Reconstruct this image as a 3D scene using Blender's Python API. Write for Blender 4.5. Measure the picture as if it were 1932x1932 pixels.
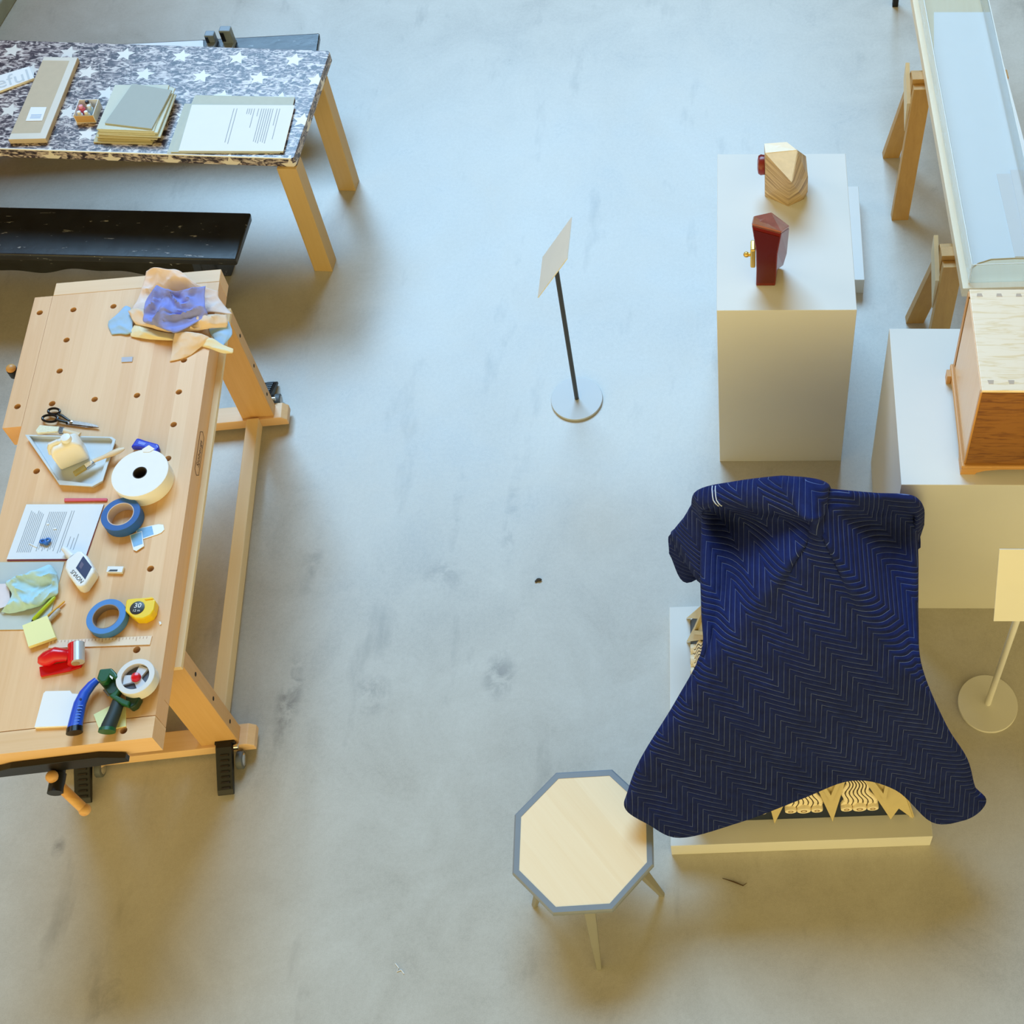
import bpy, bmesh, math, random
from math import sin, cos, pi, radians
from mathutils import Vector as V, noise
random.seed(4)
S = bpy.context.scene
for o in list(bpy.data.objects): bpy.data.objects.remove(o)
COL = S.collection
# ------------------------------------------------------------------ camera
CF, CX, CY, CP, CR, CH = 2654.1255, 1402.658, 593.077, 0.9045547, 0.0035188, 5.5
FW = V((0, cos(CP), -sin(CP))); R0 = V((1, 0, 0)); U0 = V((0, sin(CP), cos(CP)))
RT = R0*cos(CR) + U0*sin(CR); UP = U0*cos(CR) - R0*sin(CR)
CAM = V((0, 0, CH))
cd = bpy.data.cameras.new('camera'); cam = bpy.data.objects.new('camera', cd); COL.objects.link(cam)
from mathutils import Matrix
m3 = Matrix((RT, UP, -FW)).transposed()
cam.matrix_world = Matrix.Translation(CAM) @ m3.to_4x4()
cd.sensor_width = 36; cd.lens = CF/1932*36
cd.shift_x = (966-CX)/1932; cd.shift_y = (CY-966)/1932
cd.clip_end = 100
S.camera = cam
# ------------------------------------------------------------------ world, window light, exposure
S.view_settings.view_transform = 'Standard'; S.view_settings.look = 'None'
S.view_settings.gamma = 1; S.view_settings.exposure = 0.0
try: S.view_settings.use_curve_mapping = False
except Exception: pass
w = bpy.data.worlds.new('World'); S.world = w; w.use_nodes = True
bg = w.node_tree.nodes['Background']
# the warm lit room behind the viewer, dimmer towards the window side
wt = w.node_tree; wc = wt.nodes.new('ShaderNodeTexCoord'); wx = wt.nodes.new('ShaderNodeSeparateXYZ'); wr = wt.nodes.new('ShaderNodeMapRange'); wm = wt.nodes.new('ShaderNodeMix'); wm.data_type = 'RGBA'
wt.links.new(wc.outputs['Generated'], wx.inputs[0]); wt.links.new(wx.outputs[1], wr.inputs[0]); wr.inputs[1].default_value = -.7; wr.inputs[2].default_value = .45
wz = wt.nodes.new('ShaderNodeMapRange'); wt.links.new(wx.outputs[2], wz.inputs[0]); wz.inputs[1].default_value = .15; wz.inputs[2].default_value = .8; wz.inputs[3].default_value = 1; wz.inputs[4].default_value = .2
wi = wt.nodes.new('ShaderNodeMath'); wi.operation = 'SUBTRACT'; wi.inputs[0].default_value = 1; wt.links.new(wr.outputs[0], wi.inputs[1])
wp = wt.nodes.new('ShaderNodeMath'); wp.operation = 'MULTIPLY'; wt.links.new(wi.outputs[0], wp.inputs[0]); wt.links.new(wz.outputs[0], wp.inputs[1])
wq = wt.nodes.new('ShaderNodeMath'); wq.operation = 'SUBTRACT'; wq.inputs[0].default_value = 1; wt.links.new(wp.outputs[0], wq.inputs[1])
wt.links.new(wq.outputs[0], wm.inputs[0]); wm.inputs[6].default_value = (2.4, 1.92, 0.80, 1); wm.inputs[7].default_value = (0.05, 0.03, 0.008, 1); wt.links.new(wm.outputs[2], bg.inputs[0])
bg.inputs[1].default_value = 1.0
def area(name, loc, target, sx, sy, power, col):
    l = bpy.data.lights.new(name, 'AREA'); l.shape = 'RECTANGLE'; l.size = sx; l.size_y = sy
    l.energy = power; l.color = col
    o = bpy.data.objects.new(name, l); COL.objects.link(o); o.location = loc
    o.rotation_euler = (V(target)-V(loc)).to_track_quat('-Z', 'Y').to_euler()
    return o
area('window_daylight', (-5.9, 25.1, 25.7), (-.5, 3.5, 0), 20.0, 14.0, 15200, (0.385, 0.68, 1.0))
area('side_window_daylight', (-14.0, 8.0, 10.0), (0, 2.2, 0), 8.0, 6.0, 420, (1.0, 0.9, 0.75))

# ------------------------------------------------------------------ helpers: pixels to places
def ray(px, py): return FW + RT*((px-CX)/CF) - UP*((py-CY)/CF)
def at(px, py, z):
    d = ray(px, py); return CAM + d*((z-CH)/d.z)
def aty(px, py, y):
    d = ray(px, py); return CAM + d*(y/d.y)
def lin(h):
    h = h.lstrip('#'); c = [int(h[i:i+2], 16)/255 for i in (0, 2, 4)]
    return tuple((x/12.92 if x <= .04045 else ((x+.055)/1.055)**2.4) for x in c) + (1,)
# ------------------------------------------------------------------ materials
MAT = {}
def mat(name, col, rough=.5, metal=0, **kw):
    if name in MAT: return MAT[name]
    m = bpy.data.materials.new(name); m.use_nodes = True; MAT[name] = m
    b = m.node_tree.nodes['Principled BSDF']
    b.inputs['Base Color'].default_value = lin(col) if isinstance(col, str) else col
    b.inputs['Roughness'].default_value = rough; b.inputs['Metallic'].default_value = metal
    for k, v in kw.items(): b.inputs[k.replace('_', ' ')].default_value = v
    return m
class NT:
    def __init__(s, m): s.t = m.node_tree; s.b = s.t.nodes['Principled BSDF']
    def n(s, ty, **kw):
        x = s.t.nodes.new(ty)
        for k, v in kw.items(): setattr(x, k, v)
        return x
    def l(s, a, b): s.t.links.new(a, b)
    def m(s, op, a, b=None, c=None, clamp=False):
        x = s.n('ShaderNodeMath', operation=op, use_clamp=clamp)
        for i, v in enumerate((a, b, c)):
            if v is None: continue
            if isinstance(v, (int, float)): x.inputs[i].default_value = v
            else: s.l(v, x.inputs[i])
        return x.outputs[0]
    def coord(s, which='Object', scale=(1, 1, 1), rz=0, loc=(0, 0, 0)):
        tc = s.n('ShaderNodeTexCoord'); mp = s.n('ShaderNodeMapping')
        mp.inputs['Scale'].default_value = scale; mp.inputs['Rotation'].default_value = (0, 0, rz); mp.inputs['Location'].default_value = loc
        if which != 'UV':
            # same pattern for every object: offset by the object's own place is not needed
            pass
        s.l(tc.outputs[which], mp.inputs[0]); return mp.outputs[0]
    def noise(s, vec, scale, detail=3, rough=.5, dist=0):
        x = s.n('ShaderNodeTexNoise'); s.l(vec, x.inputs['Vector'])
        x.inputs['Scale'].default_value = scale; x.inputs['Detail'].default_value = detail
        x.inputs['Roughness'].default_value = rough; x.inputs['Distortion'].default_value = dist
        return x.outputs[0]
    def ramp(s, f, stops, interp='LINEAR'):
        x = s.n('ShaderNodeValToRGB'); x.color_ramp.interpolation = interp
        e = x.color_ramp.elements
        while len(e) < len(stops): e.new(.5)
        for i, (p, c) in enumerate(stops):
            e[i].position = p; e[i].color = lin(c) if isinstance(c, str) else (c, c, c, 1)
        s.l(f, x.inputs[0]); return x.outputs[0]
    def mix(s, f, a, b, blend='MIX'):
        x = s.n('ShaderNodeMix', data_type='RGBA', blend_type=blend)
        for i, v in ((0, f), (6, a), (7, b)):
            if isinstance(v, (int, float)): x.inputs[i].default_value = v
            elif isinstance(v, str): x.inputs[i].default_value = lin(v)
            elif isinstance(v, tuple): x.inputs[i].default_value = v
            else: s.l(v, x.inputs[i])
        return x.outputs[2]
    def bump(s, h, strength=.3, dist=.01):
        x = s.n('ShaderNodeBump'); x.inputs['Strength'].default_value = strength; x.inputs['Distance'].default_value = dist
        s.l(h, x.inputs['Height']); s.l(x.outputs[0], s.b.inputs['Normal'])
    def col(s, c): s.l(c, s.b.inputs['Base Color'])
def wood(name, light, dark, rz=0, strip=.06, rough=.42, along='y', streak=1.0, strips=.5):
    m = mat(name, light, rough)
    if 'w_'+name in MAT: return m
    MAT['w_'+name] = m
    k = NT(m)
    v = k.coord('Object', (1, 1, 1), rz)
    sx = k.n('ShaderNodeSeparateXYZ'); k.l(v, sx.inputs[0])
    a = {'x': 0, 'y': 1, 'z': 2}[along]; b = {'x': 1, 'y': 0, 'z': 0}[along]
    cell = k.m('FLOOR', k.m('DIVIDE', sx.outputs[b], strip))
    wn = k.n('ShaderNodeTexWhiteNoise', noise_dimensions='1D'); k.l(cell, wn.inputs['W'])
    mp = k.n('ShaderNodeMapping'); sc = [26, 26, 26]; sc[a] = 1.1
    mp.inputs['Scale'].default_value = sc; k.l(v, mp.inputs[0])
    n1 = k.noise(mp.outputs[0], 1.6, 5, .6, .6)
    mp2 = k.n('ShaderNodeMapping'); sc2 = [150, 150, 150]; sc2[a] = 5
    mp2.inputs['Scale'].default_value = sc2; k.l(v, mp2.inputs[0])
    n2 = k.noise(mp2.outputs[0], 1, 3, .6)
    f = k.m('ADD', k.m('MULTIPLY', n1, .75*streak), k.m('MULTIPLY', wn.outputs[0], strips))
    f = k.m('ADD', f, k.m('MULTIPLY', n2, .18))
    k.col(k.ramp(k.m('MULTIPLY_ADD', f, .8, -.02), [(.12, light), (.95, dark)]))
    k.bump(n2, .08, .002)
    return m
def plain(name, col, rough=.6, var=.06, scale=40, bump=0, **kw):
    m = mat(name, col, rough, **kw)
    if 'p_'+name in MAT: return m
    MAT['p_'+name] = m
    k = NT(m); v = k.coord('Object'); n = k.noise(v, scale, 4)
    base = lin(col)
    lo = tuple(x*(1-var) for x in base[:3])+(1,); hi = tuple(min(1, x*(1+var)) for x in base[:3])+(1,)
    k.col(k.mix(n, lo, hi))
    if bump: k.bump(n, bump, .003)
    return m
def glassy(name, tint, rough=.03, alpha=.1, ior=1.45):
    m = bpy.data.materials.new(name); m.use_nodes = True; t = m.node_tree; t.nodes.clear()
    out = t.nodes.new('ShaderNodeOutputMaterial'); mx = t.nodes.new('ShaderNodeMixShader'); fr = t.nodes.new('ShaderNodeMath'); fr.operation = 'MULTIPLY_ADD'; lw = t.nodes.new('ShaderNodeLayerWeight'); lw.inputs[0].default_value = .5; pw = t.nodes.new('ShaderNodeMath'); pw.operation = 'POWER'; pw.inputs[1].default_value = 4; t.links.new(lw.outputs['Facing'], pw.inputs[0]); t.links.new(pw.outputs[0], fr.inputs[0]); fr.inputs[1].default_value = .92; fr.inputs[2].default_value = .04
    tr = t.nodes.new('ShaderNodeBsdfTransparent'); gl = t.nodes.new('ShaderNodeBsdfGlossy')
    tr.inputs[0].default_value = tint; gl.inputs['Roughness'].default_value = rough
    t.links.new(fr.outputs[0], mx.inputs[0]); t.links.new(tr.outputs[0], mx.inputs[1]); t.links.new(gl.outputs[0], mx.inputs[2]); t.links.new(mx.outputs[0], out.inputs[0])
    return m
# ------------------------------------------------------------------ mesh builder
ORG = {}
class B:
    def __init__(s): s.bm = bmesh.new(); s.uv = None
    def face(s, pts):
        vs = [s.bm.verts.new(p) for p in pts]; return s.bm.faces.new(vs)
    def prism(s, bot, top):
        n = len(bot); a = [s.bm.verts.new(p) for p in bot]; b = [s.bm.verts.new(p) for p in top]
        fs = [s.bm.faces.new(list(reversed(a))), s.bm.faces.new(b)]
        for i in range(n): fs.append(s.bm.faces.new((a[i], a[(i+1) % n], b[(i+1) % n], b[i])))
        bmesh.ops.recalc_face_normals(s.bm, faces=fs); return s
    def ext(s, poly, d):
        d = V(d); return s.prism([V(p) for p in poly], [V(p)+d for p in poly])
    def pxslab(s, pts, ztop, h):     # a flat slab whose top outline is seen at these pixels
        top = [at(x, y, ztop) for x, y in pts]; return s.prism([p-V((0, 0, h)) for p in top], top)
    def box(s, x0, x1, y0, y1, z0, z1, T=None):
        T = T or (lambda x, y, z: V((x, y, z)))
        q = [(x0, y0), (x1, y0), (x1, y1), (x0, y1)]
        return s.prism([T(x, y, z0) for x, y in q], [T(x, y, z1) for x, y in q])
    def tube(s, path, r, n=12, flat=1.0, upv=V((0, 0, 1)), caps=True):
        path = [V(p) for p in path]; rs = r if isinstance(r, (list, tuple)) else [r]*len(path); rings = []
        for i, p in enumerate(path):
            t = (path[min(i+1, len(path)-1)]-path[max(i-1, 0)]).normalized()
            a = t.cross(upv)
            if a.length < 1e-4: a = t.cross(V((1, 0, 0)))
            a.normalize(); b = a.cross(t).normalized()
            rings.append([s.bm.verts.new(p + a*cos(2*pi*k/n)*rs[i] + b*sin(2*pi*k/n)*rs[i]*flat) for k in range(n)])
        fs = []
        for i in range(len(rings)-1):
            for k in range(n): fs.append(s.bm.faces.new((rings[i][k], rings[i][(k+1) % n], rings[i+1][(k+1) % n], rings[i+1][k])))
        if caps: fs += [s.bm.faces.new(rings[0]), s.bm.faces.new(rings[-1])]
        bmesh.ops.recalc_face_normals(s.bm, faces=fs); return s
    def loop(s, pts, r, n=8):
        pts = [V(p) for p in pts]; N = len(pts); rings = []
        for i, p in enumerate(pts):
            t = (pts[(i+1) % N]-pts[i-1]).normalized(); a = t.cross(V((0, 0, 1))).normalized(); b = a.cross(t)
            rings.append([s.bm.verts.new(p + a*cos(2*pi*k/n)*r + b*sin(2*pi*k/n)*r) for k in range(n)])
        fs = []
        for i in range(N):
            for k in range(n): fs.append(s.bm.faces.new((rings[i][k], rings[i][(k+1) % n], rings[(i+1) % N][(k+1) % n], rings[(i+1) % N][k])))
        bmesh.ops.recalc_face_normals(s.bm, faces=fs); return s
    def lathe(s, c, prof, n=40, closed=False, ax=V((0, 0, 1)), sy=1.0):
        c = V(c); ax = V(ax).normalized(); a = ax.cross(V((0, 1, 0)) if abs(ax.y) < .9 else V((1, 0, 0))).normalized(); b = ax.cross(a)
        rings = [[s.bm.verts.new(c + a*r*cos(2*pi*k/n) + b*r*sy*sin(2*pi*k/n) + ax*h) for k in range(n)] for r, h in prof]
        fs = []; P = len(prof)
        for i in range(P if closed else P-1):
            for k in range(n): fs.append(s.bm.faces.new((rings[i][k], rings[i][(k+1) % n], rings[(i+1) % P][(k+1) % n], rings[(i+1) % P][k])))
        if not closed: fs += [s.bm.faces.new(rings[0]), s.bm.faces.new(rings[-1])]
        bmesh.ops.recalc_face_normals(s.bm, faces=fs); return s
    def ball(s, c, r, sc=(1, 1, 1), n=16):
        g = bmesh.ops.create_uvsphere(s.bm, u_segments=n, v_segments=n//2+2, radius=r)
        for v in g['verts']: v.co = V((v.co.x*sc[0], v.co.y*sc[1], v.co.z*sc[2])) + V(c)
        return s
    def hull(s, pts):
        vs = [s.bm.verts.new(p) for p in pts]; r = bmesh.ops.convex_hull(s.bm, input=vs)
        dead = [e for e in r['geom_interior']+r['geom_unused'] if isinstance(e, bmesh.types.BMVert)]
        bmesh.ops.delete(s.bm, geom=list(set(dead)), context='VERTS')
        bmesh.ops.dissolve_limit(s.bm, angle_limit=.02, verts=s.bm.verts, edges=s.bm.edges); return s
    def net(s, rows, sub=6, fn=None, uvf=None):
        # Catmull-Rom surface over a net of control points
        def cr(p0, p1, p2, p3, t): return .5*((2*p1) + (p2-p0)*t + (2*p0-5*p1+4*p2-p3)*t*t + (3*p1-p0-3*p2+p3)*t**3)
        def line(ps):
            o = []; n = len(ps)
            for i in range(n-1):
                a = ps[i-1] if i else ps[0]*2-ps[1]; d = ps[i+2] if i+2 < n else ps[-1]*2-ps[-2]
                for k in range(sub): o.append(cr(a, ps[i], ps[i+1], d, k/sub))
            o.append(ps[-1].copy()); return o
        a = [line(r) for r in rows]; c = [line([a[i][j] for i in range(len(a))]) for j in range(len(a[0]))]
        nu, nv = len(c), len(c[0]); vs = [[None]*nv for _ in range(nu)]
        for i in range(nu):
            for j in range(nv):
                p = c[i][j]
                if fn: p = p + fn(p, i/(nu-1), j/(nv-1))
                vs[i][j] = s.bm.verts.new(p)
        fs = []; lay = s.bm.loops.layers.uv.verify() if uvf else None
        for i in range(nu-1):
            for j in range(nv-1):
                f = s.bm.faces.new((vs[i][j], vs[i+1][j], vs[i+1][j+1], vs[i][j+1])); fs.append(f)
                if lay:
                    for l, (ii, jj) in zip(f.loops, ((i, j), (i+1, j), (i+1, j+1), (i, j+1))): l[lay].uv = uvf(vs[ii][jj].co, ii/(nu-1), jj/(nv-1))
        bmesh.ops.recalc_face_normals(s.bm, faces=fs)
        if sum(f.normal.z for f in fs) < 0: bmesh.ops.reverse_faces(s.bm, faces=fs)
        return s
    def text(s, body, o, xd, yd, size, h=.0006):
        cu = bpy.data.curves.new('t', 'FONT'); cu.body = body; cu.size = size; cu.align_x = 'CENTER'; cu.align_y = 'CENTER'; cu.resolution_u = 3
        ob = bpy.data.objects.new('t', cu); COL.objects.link(ob)
        me = bpy.data.meshes.new_from_object(ob.evaluated_get(bpy.context.evaluated_depsgraph_get()))
        bpy.data.objects.remove(ob); bpy.data.curves.remove(cu)
        xd, yd = V(xd).normalized(), V(yd).normalized(); o = V(o); zd = xd.cross(yd)
        b2 = bmesh.new(); b2.from_mesh(me); bpy.data.meshes.remove(me)
        mp = {v.index: s.bm.verts.new(o + xd*v.co.x + yd*v.co.y + zd*h) for v in b2.verts}
        for f in b2.faces:
            try: s.bm.faces.new([mp[v.index] for v in f.verts])
            except ValueError: pass
        b2.free(); return s
def world_org(p): return ORG.get(p.name, V((0, 0, 0))) if p else V((0, 0, 0))
def finish(o, label, cat, group=None, kind=None):
    if label: o['label'] = label
    if cat: o['category'] = cat
    if group: o['group'] = group
    if kind: o['kind'] = kind
    return o
def empty(name, loc, label, cat, group=None):
    o = bpy.data.objects.new(name, None); COL.objects.link(o); o.location = loc; o.empty_display_size = .05
    ORG[o.name] = V(loc); return finish(o, label, cat, group)
def build(name, b, m, parent=None, label=None, cat=None, group=None, kind=None, bevel=0, smooth=False, solid=0, sub=0, seg=2, org=None, off=-1):
    bm = b.bm; me = bpy.data.meshes.new(name)
    if parent is None and org is None:
        lo = V((min(v.co.x for v in bm.verts), min(v.co.y for v in bm.verts), min(v.co.z for v in bm.verts)))
        hi = V((max(v.co.x for v in bm.verts), max(v.co.y for v in bm.verts), 0)); org = V(((lo.x+hi.x)/2, (lo.y+hi.y)/2, lo.z))
    base = world_org(parent) if parent else V(org)
    for v in bm.verts: v.co -= base
    bm.to_mesh(me); bm.free()
    o = bpy.data.objects.new(name, me); COL.objects.link(o)
    for x in (m if isinstance(m, list) else [m]): me.materials.append(x)
    if parent: o.parent = parent; ORG[o.name] = base
    else: o.location = base; ORG[o.name] = base
    if smooth:
        for p in me.polygons: p.use_smooth = True
    if solid:
        d = o.modifiers.new('thickness', 'SOLIDIFY'); d.thickness = solid; d.offset = off
    if bevel:
        d = o.modifiers.new('bevel', 'BEVEL'); d.width = bevel; d.segments = seg; d.limit_method = 'ANGLE'; d.angle_limit = radians(35)
        if smooth is None or smooth is False:
            pass
    if sub:
        d = o.modifiers.new('sub', 'SUBSURF'); d.levels = sub; d.render_levels = sub
    return finish(o, label, cat, group, kind)
def auto_smooth(o, ang=40):
    me = o.data
    for p in me.polygons: p.use_smooth = True
    try: me.set_sharp_from_angle(angle=radians(ang))
    except Exception: pass
    return o

# ================================================================== SETTING
def floor_material():
    m = mat('polished_concrete', '#b5b2ab', .3); k = NT(m)
    v = k.coord('Object')
    n1 = k.noise(v, .55, 6, .62, .4); n2 = k.noise(v, 2.6, 8, .68, .6); n3 = k.noise(v, 60, 3, .7); n4 = k.noise(v, 240, 2, .5)
    f = k.m('ADD', k.m('MULTIPLY', n1, .45), k.m('MULTIPLY', n2, .4)); f = k.m('ADD', f, k.m('MULTIPLY', n3, .18))
    f = k.m('ADD', f, k.m('MULTIPLY', n4, .14))
    c = k.ramp(f, [(.38, '#a09b92'), (.56, '#bab5ab'), (.74, '#cac6bd')])
    mp = k.n('ShaderNodeMapping'); mp.inputs['Scale'].default_value = (3.2, 1.0, 1); k.l(v, mp.inputs[0])
    st = k.ramp(k.noise(mp.outputs[0], 1.7, 4, .6), [(.60, 0.0), (.74, 1.0)])
    c = k.mix(k.m('MULTIPLY', st, .36), c, '#7d7972')
    # old stains soaked into the slab
    sp = k.n('ShaderNodeSeparateXYZ'); k.l(v, sp.inputs[0]); tot = None
    for px_, py_, rx_, ry_, a_ in ((545, 1320, .06, .22, .55), (942, 1275, .08, .12, .5), (702, 1310, .09, .10, .45), (835, 1085, .12, .10, .35), (965, 975, .04, .30, .3), (862, 960, .03, .25, .25), (590, 1060, .05, .2, .3), (110, 1600, .03, .05, .5), (200, 1880, .08, .1, .35)):
        p_ = at(px_, py_, 0)
        dx_ = k.m('DIVIDE', k.m('SUBTRACT', sp.outputs[0], p_.x), rx_); dy_ = k.m('DIVIDE', k.m('SUBTRACT', sp.outputs[1], p_.y), ry_)
        g_ = k.m('SUBTRACT', 1.0, k.m('ADD', k.m('MULTIPLY', dx_, dx_), k.m('MULTIPLY', dy_, dy_)), clamp=True)
        g_ = k.m('MULTIPLY', g_, a_); tot = g_ if tot is None else k.m('ADD', tot, g_)
    n5 = k.ramp(k.noise(v, 14, 5, .65, .5), [(.42, 0.0), (.62, 1.0)])
    c = k.mix(k.m('MULTIPLY', tot, n5), c, '#5f5b58')
    k.col(c)
    r = k.m('MULTIPLY_ADD', n2, .22, .20); k.l(r, k.b.inputs['Roughness'])
    k.b.inputs['IOR'].default_value = 1.5; k.b.inputs['Specular IOR Level'].default_value = .42
    k.bump(n3, .03, .002)
    return m
b = B(); b.box(-9, 7, -3, 12, -.2, 0)
build('floor', b, floor_material(), kind='structure', org=(0, 0, 0))
# the kerb and the brick foot of the left wall, top left
k0, k1 = at(32, 0, 0), at(0, 52, 0); dn = (k0-k1).normalized(); nl = V((-dn.y, dn.x, 0))
b = B(); a0 = k1-dn*4; a1 = k0+dn*6
b.ext([a0, a1, a1+nl*.16, a0+nl*.16], (0, 0, .10)); build('trim_1', b, plain('kerb_concrete', '#8f9791', .7, .2, 14), kind='structure', bevel=.008)
b = B(); b.ext([a0+nl*.16, a1+nl*.16, a1+nl*.4, a0+nl*.4], (0, 0, 3.2))
m = mat('red_brick', '#9a6a62', .8); k = NT(m); br = k.n('ShaderNodeTexBrick'); bs_ = k.n('ShaderNodeSeparateXYZ'); bc_ = k.n('ShaderNodeCombineXYZ'); k.l(k.coord('Object'), bs_.inputs[0]); k.l(bs_.outputs[1], bc_.inputs[0]); k.l(bs_.outputs[2], bc_.inputs[1]); k.l(bc_.outputs[0], br.inputs['Vector'])
br.inputs['Color1'].default_value = lin('#a4675f'); br.inputs['Color2'].default_value = lin('#8d5b55'); br.inputs['Mortar'].default_value = lin('#b5aca2'); br.inputs['Scale'].default_value = 4; k.col(br.outputs[0])
build('wall_left', b, m, kind='structure')

# ================================================================== materials shared
white_paint = plain('white_paint', '#dbdad6', .55, .02, 8)
sign_white = plain('off_white_enamel', '#dcdad3', .45, .03, 12)
steel = mat('grey_steel', '#6d6f71', .4, .7)
beech = lambda: wood('beech_top', '#efc799', '#d9a266', radians(-6.8), .058, .42, 'y', .9, .5)
beech_x = lambda: wood('beech_cross', '#efcba0', '#dbab73', radians(-6.8), .08, .42, 'x', .9, .3)
beech_z = lambda: wood('beech_upright', '#dfb67e', '#c08d4b', radians(-6.8), .09, .45, 'z', .9, .3)
black_iron = plain('black_iron', '#0b0b0c', .42, .2, 60)
chrome = mat('chrome', '#d8dadc', .12, 1)
navy_paint = plain('navy_paint', '#14233a', .45, .1, 20)
paper = plain('white_paper', '#f0f1f3', .7, .02, 12)
ink = mat('printed_ink', '#a2a7af', .8)

# ================================================================== PEDESTALS
def boxyaw(x, y, wd, d, yaw):
    c, s_ = cos(yaw), sin(yaw)
    return lambda a, e, z: V((x + a*c - e*s_, y + a*s_ + e*c, z))
T1 = boxyaw(-.106, 3.463, 0, 0, .0107)
b = B(); b.box(0, .557, 0, .869, 0, 1.118, T1)
build('pedestal', b, white_paint, label='tall white pedestal carrying the two wooden camera shaped objects', cat='pedestal', bevel=.002)
T2 = boxyaw(.588, 2.729, 0, 0, -.0)
b = B(); b.box(0, .95, 0, .732, 0, 1.009, T2)
build('pedestal', b, white_paint, label='white pedestal under the dovetailed maple cabinet', cat='pedestal', bevel=.002)
b = B(); b.box(.26, .602, 4.462, 5.10, 0, .105)
build('low_plinth', b, white_paint, label='low white plinth on the floor, half hidden behind the tall pedestal', cat='plinth', bevel=.002)
TP = boxyaw(-.267, 1.697, 0, 0, .0396)
b = B(); b.box(0, .991, 0, .984, 0, .102, TP)
build('platform', b, white_paint, label='low white square platform under the quilted blue blanket', cat='platform', bevel=.002)

# ================================================================== SIGN STANDS
def sign(px, py, face, label, writing):
    root = empty('sign_stand', (px, py, 0), label, 'sign', 'metal sign stands')
    b = B(); b.lathe((px, py, 0), [(.1, 0), (.119, 0), (.122, .004), (.122, .011), (.1205, .0145), (.11, .015)], 64)
    auto_smooth(build('base', b, steel_top if face == 'left' else sign_white, root))
    n = V((-1, 0, 0)) if face == 'left' else V((0, -1, 0)); e = V((0, 1, 0)) if face == 'left' else V((1, 0, 0))
    # the plate leans back: its lower edge is forward
    c = V((px, py, 1.04)); dwn = n*.0735 + V((0, 0, -.127)); pn = (n*.866 + V((0, 0, .5)))
    b = B(); b.tube([(px, py, .013), (px, py, 1.0)], .0105 if face == 'left' else .013, 16); auto_smooth(build('pole', b, pole_dark if face == 'left' else sign_white, root))
    b = B(); q = [c+dwn-e*.112, c+dwn+e*.112, c-dwn+e*.112, c-dwn-e*.112]
    b.ext(q, pn*-.004); pl = build('sign_plate', b, sign_white, root)
    b = B()
    for i in range(2):
        o = c + pn*.0004 + e*(.01 if i == 0 else 0) - dwn*(.02 - i*.12)
        wl = .018 if i == 0 else .012
        b.ext([o-e*wl-dwn*.012, o+e*wl-dwn*.012, o+e*wl+dwn*.012, o-e*wl+dwn*.012], pn*.0004)
    if writing: build('printed_line', b, ink, pl)
    else: b.bm.free()
    b = B(); b.ext([c-pn*.006+e*.035+dwn*.3, c-pn*.006-e*.035+dwn*.3, c-pn*.006-e*.035-dwn*.3, c-pn*.006+e*.035-dwn*.3], pn*-.01); build('bracket', b, steel, root)
    return root
steel_top = plain('pale_steel', '#c9d3da', .35, .03, 10, metallic=0) if False else mat('pale_steel', '#c6ccd0', .5, 0)
pole_dark = mat('dark_steel', '#4d4e4e', .4, .6)
sign(-.788, 3.803, 'left', 'grey sign stand alone on open floor, plate turned left', False)
sign(1.002, 2.301, 'front', 'off-white sign stand right of the blue blanket, plate facing the viewer', True)

# ================================================================== OCTAGON STOOL TABLE
cx, cy, cz, cr, ca = -.571, 1.645, .342, .273, 2.0269
sx_, sy_ = 0, 0
oc = []
for i, p in enumerate([(1049.2, 1458.2), (970.8, 1537.4), (965.4, 1648), (1041.8, 1725.6), (1155.2, 1717.9), (1233.4, 1630.5)]): oc.append(at(*p, cz))
ctr = (oc[0]+oc[4])/2
ctr = V(((oc[0].x+oc[4].x+oc[1].x+oc[5].x)/4, (oc[0].y+oc[4].y+oc[1].y+oc[5].y)/4, cz))
a0_ = math.atan2(oc[0].y-ctr.y, oc[0].x-ctr.x); rr = sum((p-ctr).length for p in oc)/6
def octa(r, z): return [V((ctr.x+r*cos(a0_+i*pi/4), ctr.y+r*sin(a0_+i*pi/4), z)) for i in range(8)]
root = empty('octagonal_table', (ctr.x, ctr.y, 0), 'small octagonal side table with maple top and grey edge', 'side table')
grey_rim = plain('grey_paint', '#7f858c', .4, .05, 20)
taupe = plain('taupe_paint', '#8c8a80', .5, .05, 20)
b = B(); b.prism(octa(rr-.018, cz-.012), octa(rr-.018, cz)); build('tabletop', b, wood('maple_top', '#fbe3bd', '#edc994', radians(48), .11, .38, 'x', .8, .42), root)
b = B()
o1, o2, i1, i2 = octa(rr, cz-.022), octa(rr, cz-.004), octa(rr-.030, cz-.022), octa(rr-.026, cz+.001)
o3 = octa(rr-.006, cz+.001)
vs = [[b.bm.verts.new(p) for p in q] for q in (i1, o1, o2, o3, i2)]
fs = []
for j in range(5):
    for i in range(8): fs.append(b.bm.faces.new((vs[j][i], vs[j][(i+1) % 8], vs[(j+1) % 5][(i+1) % 8], vs[(j+1) % 5][i])))
bmesh.ops.recalc_face_normals(b.bm, faces=fs); build('rim', b, grey_rim, root)
b = B(); b.prism(octa(rr-.03, cz-.03), octa(rr-.03, cz-.012)); build('underframe', b, taupe, root)
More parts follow.
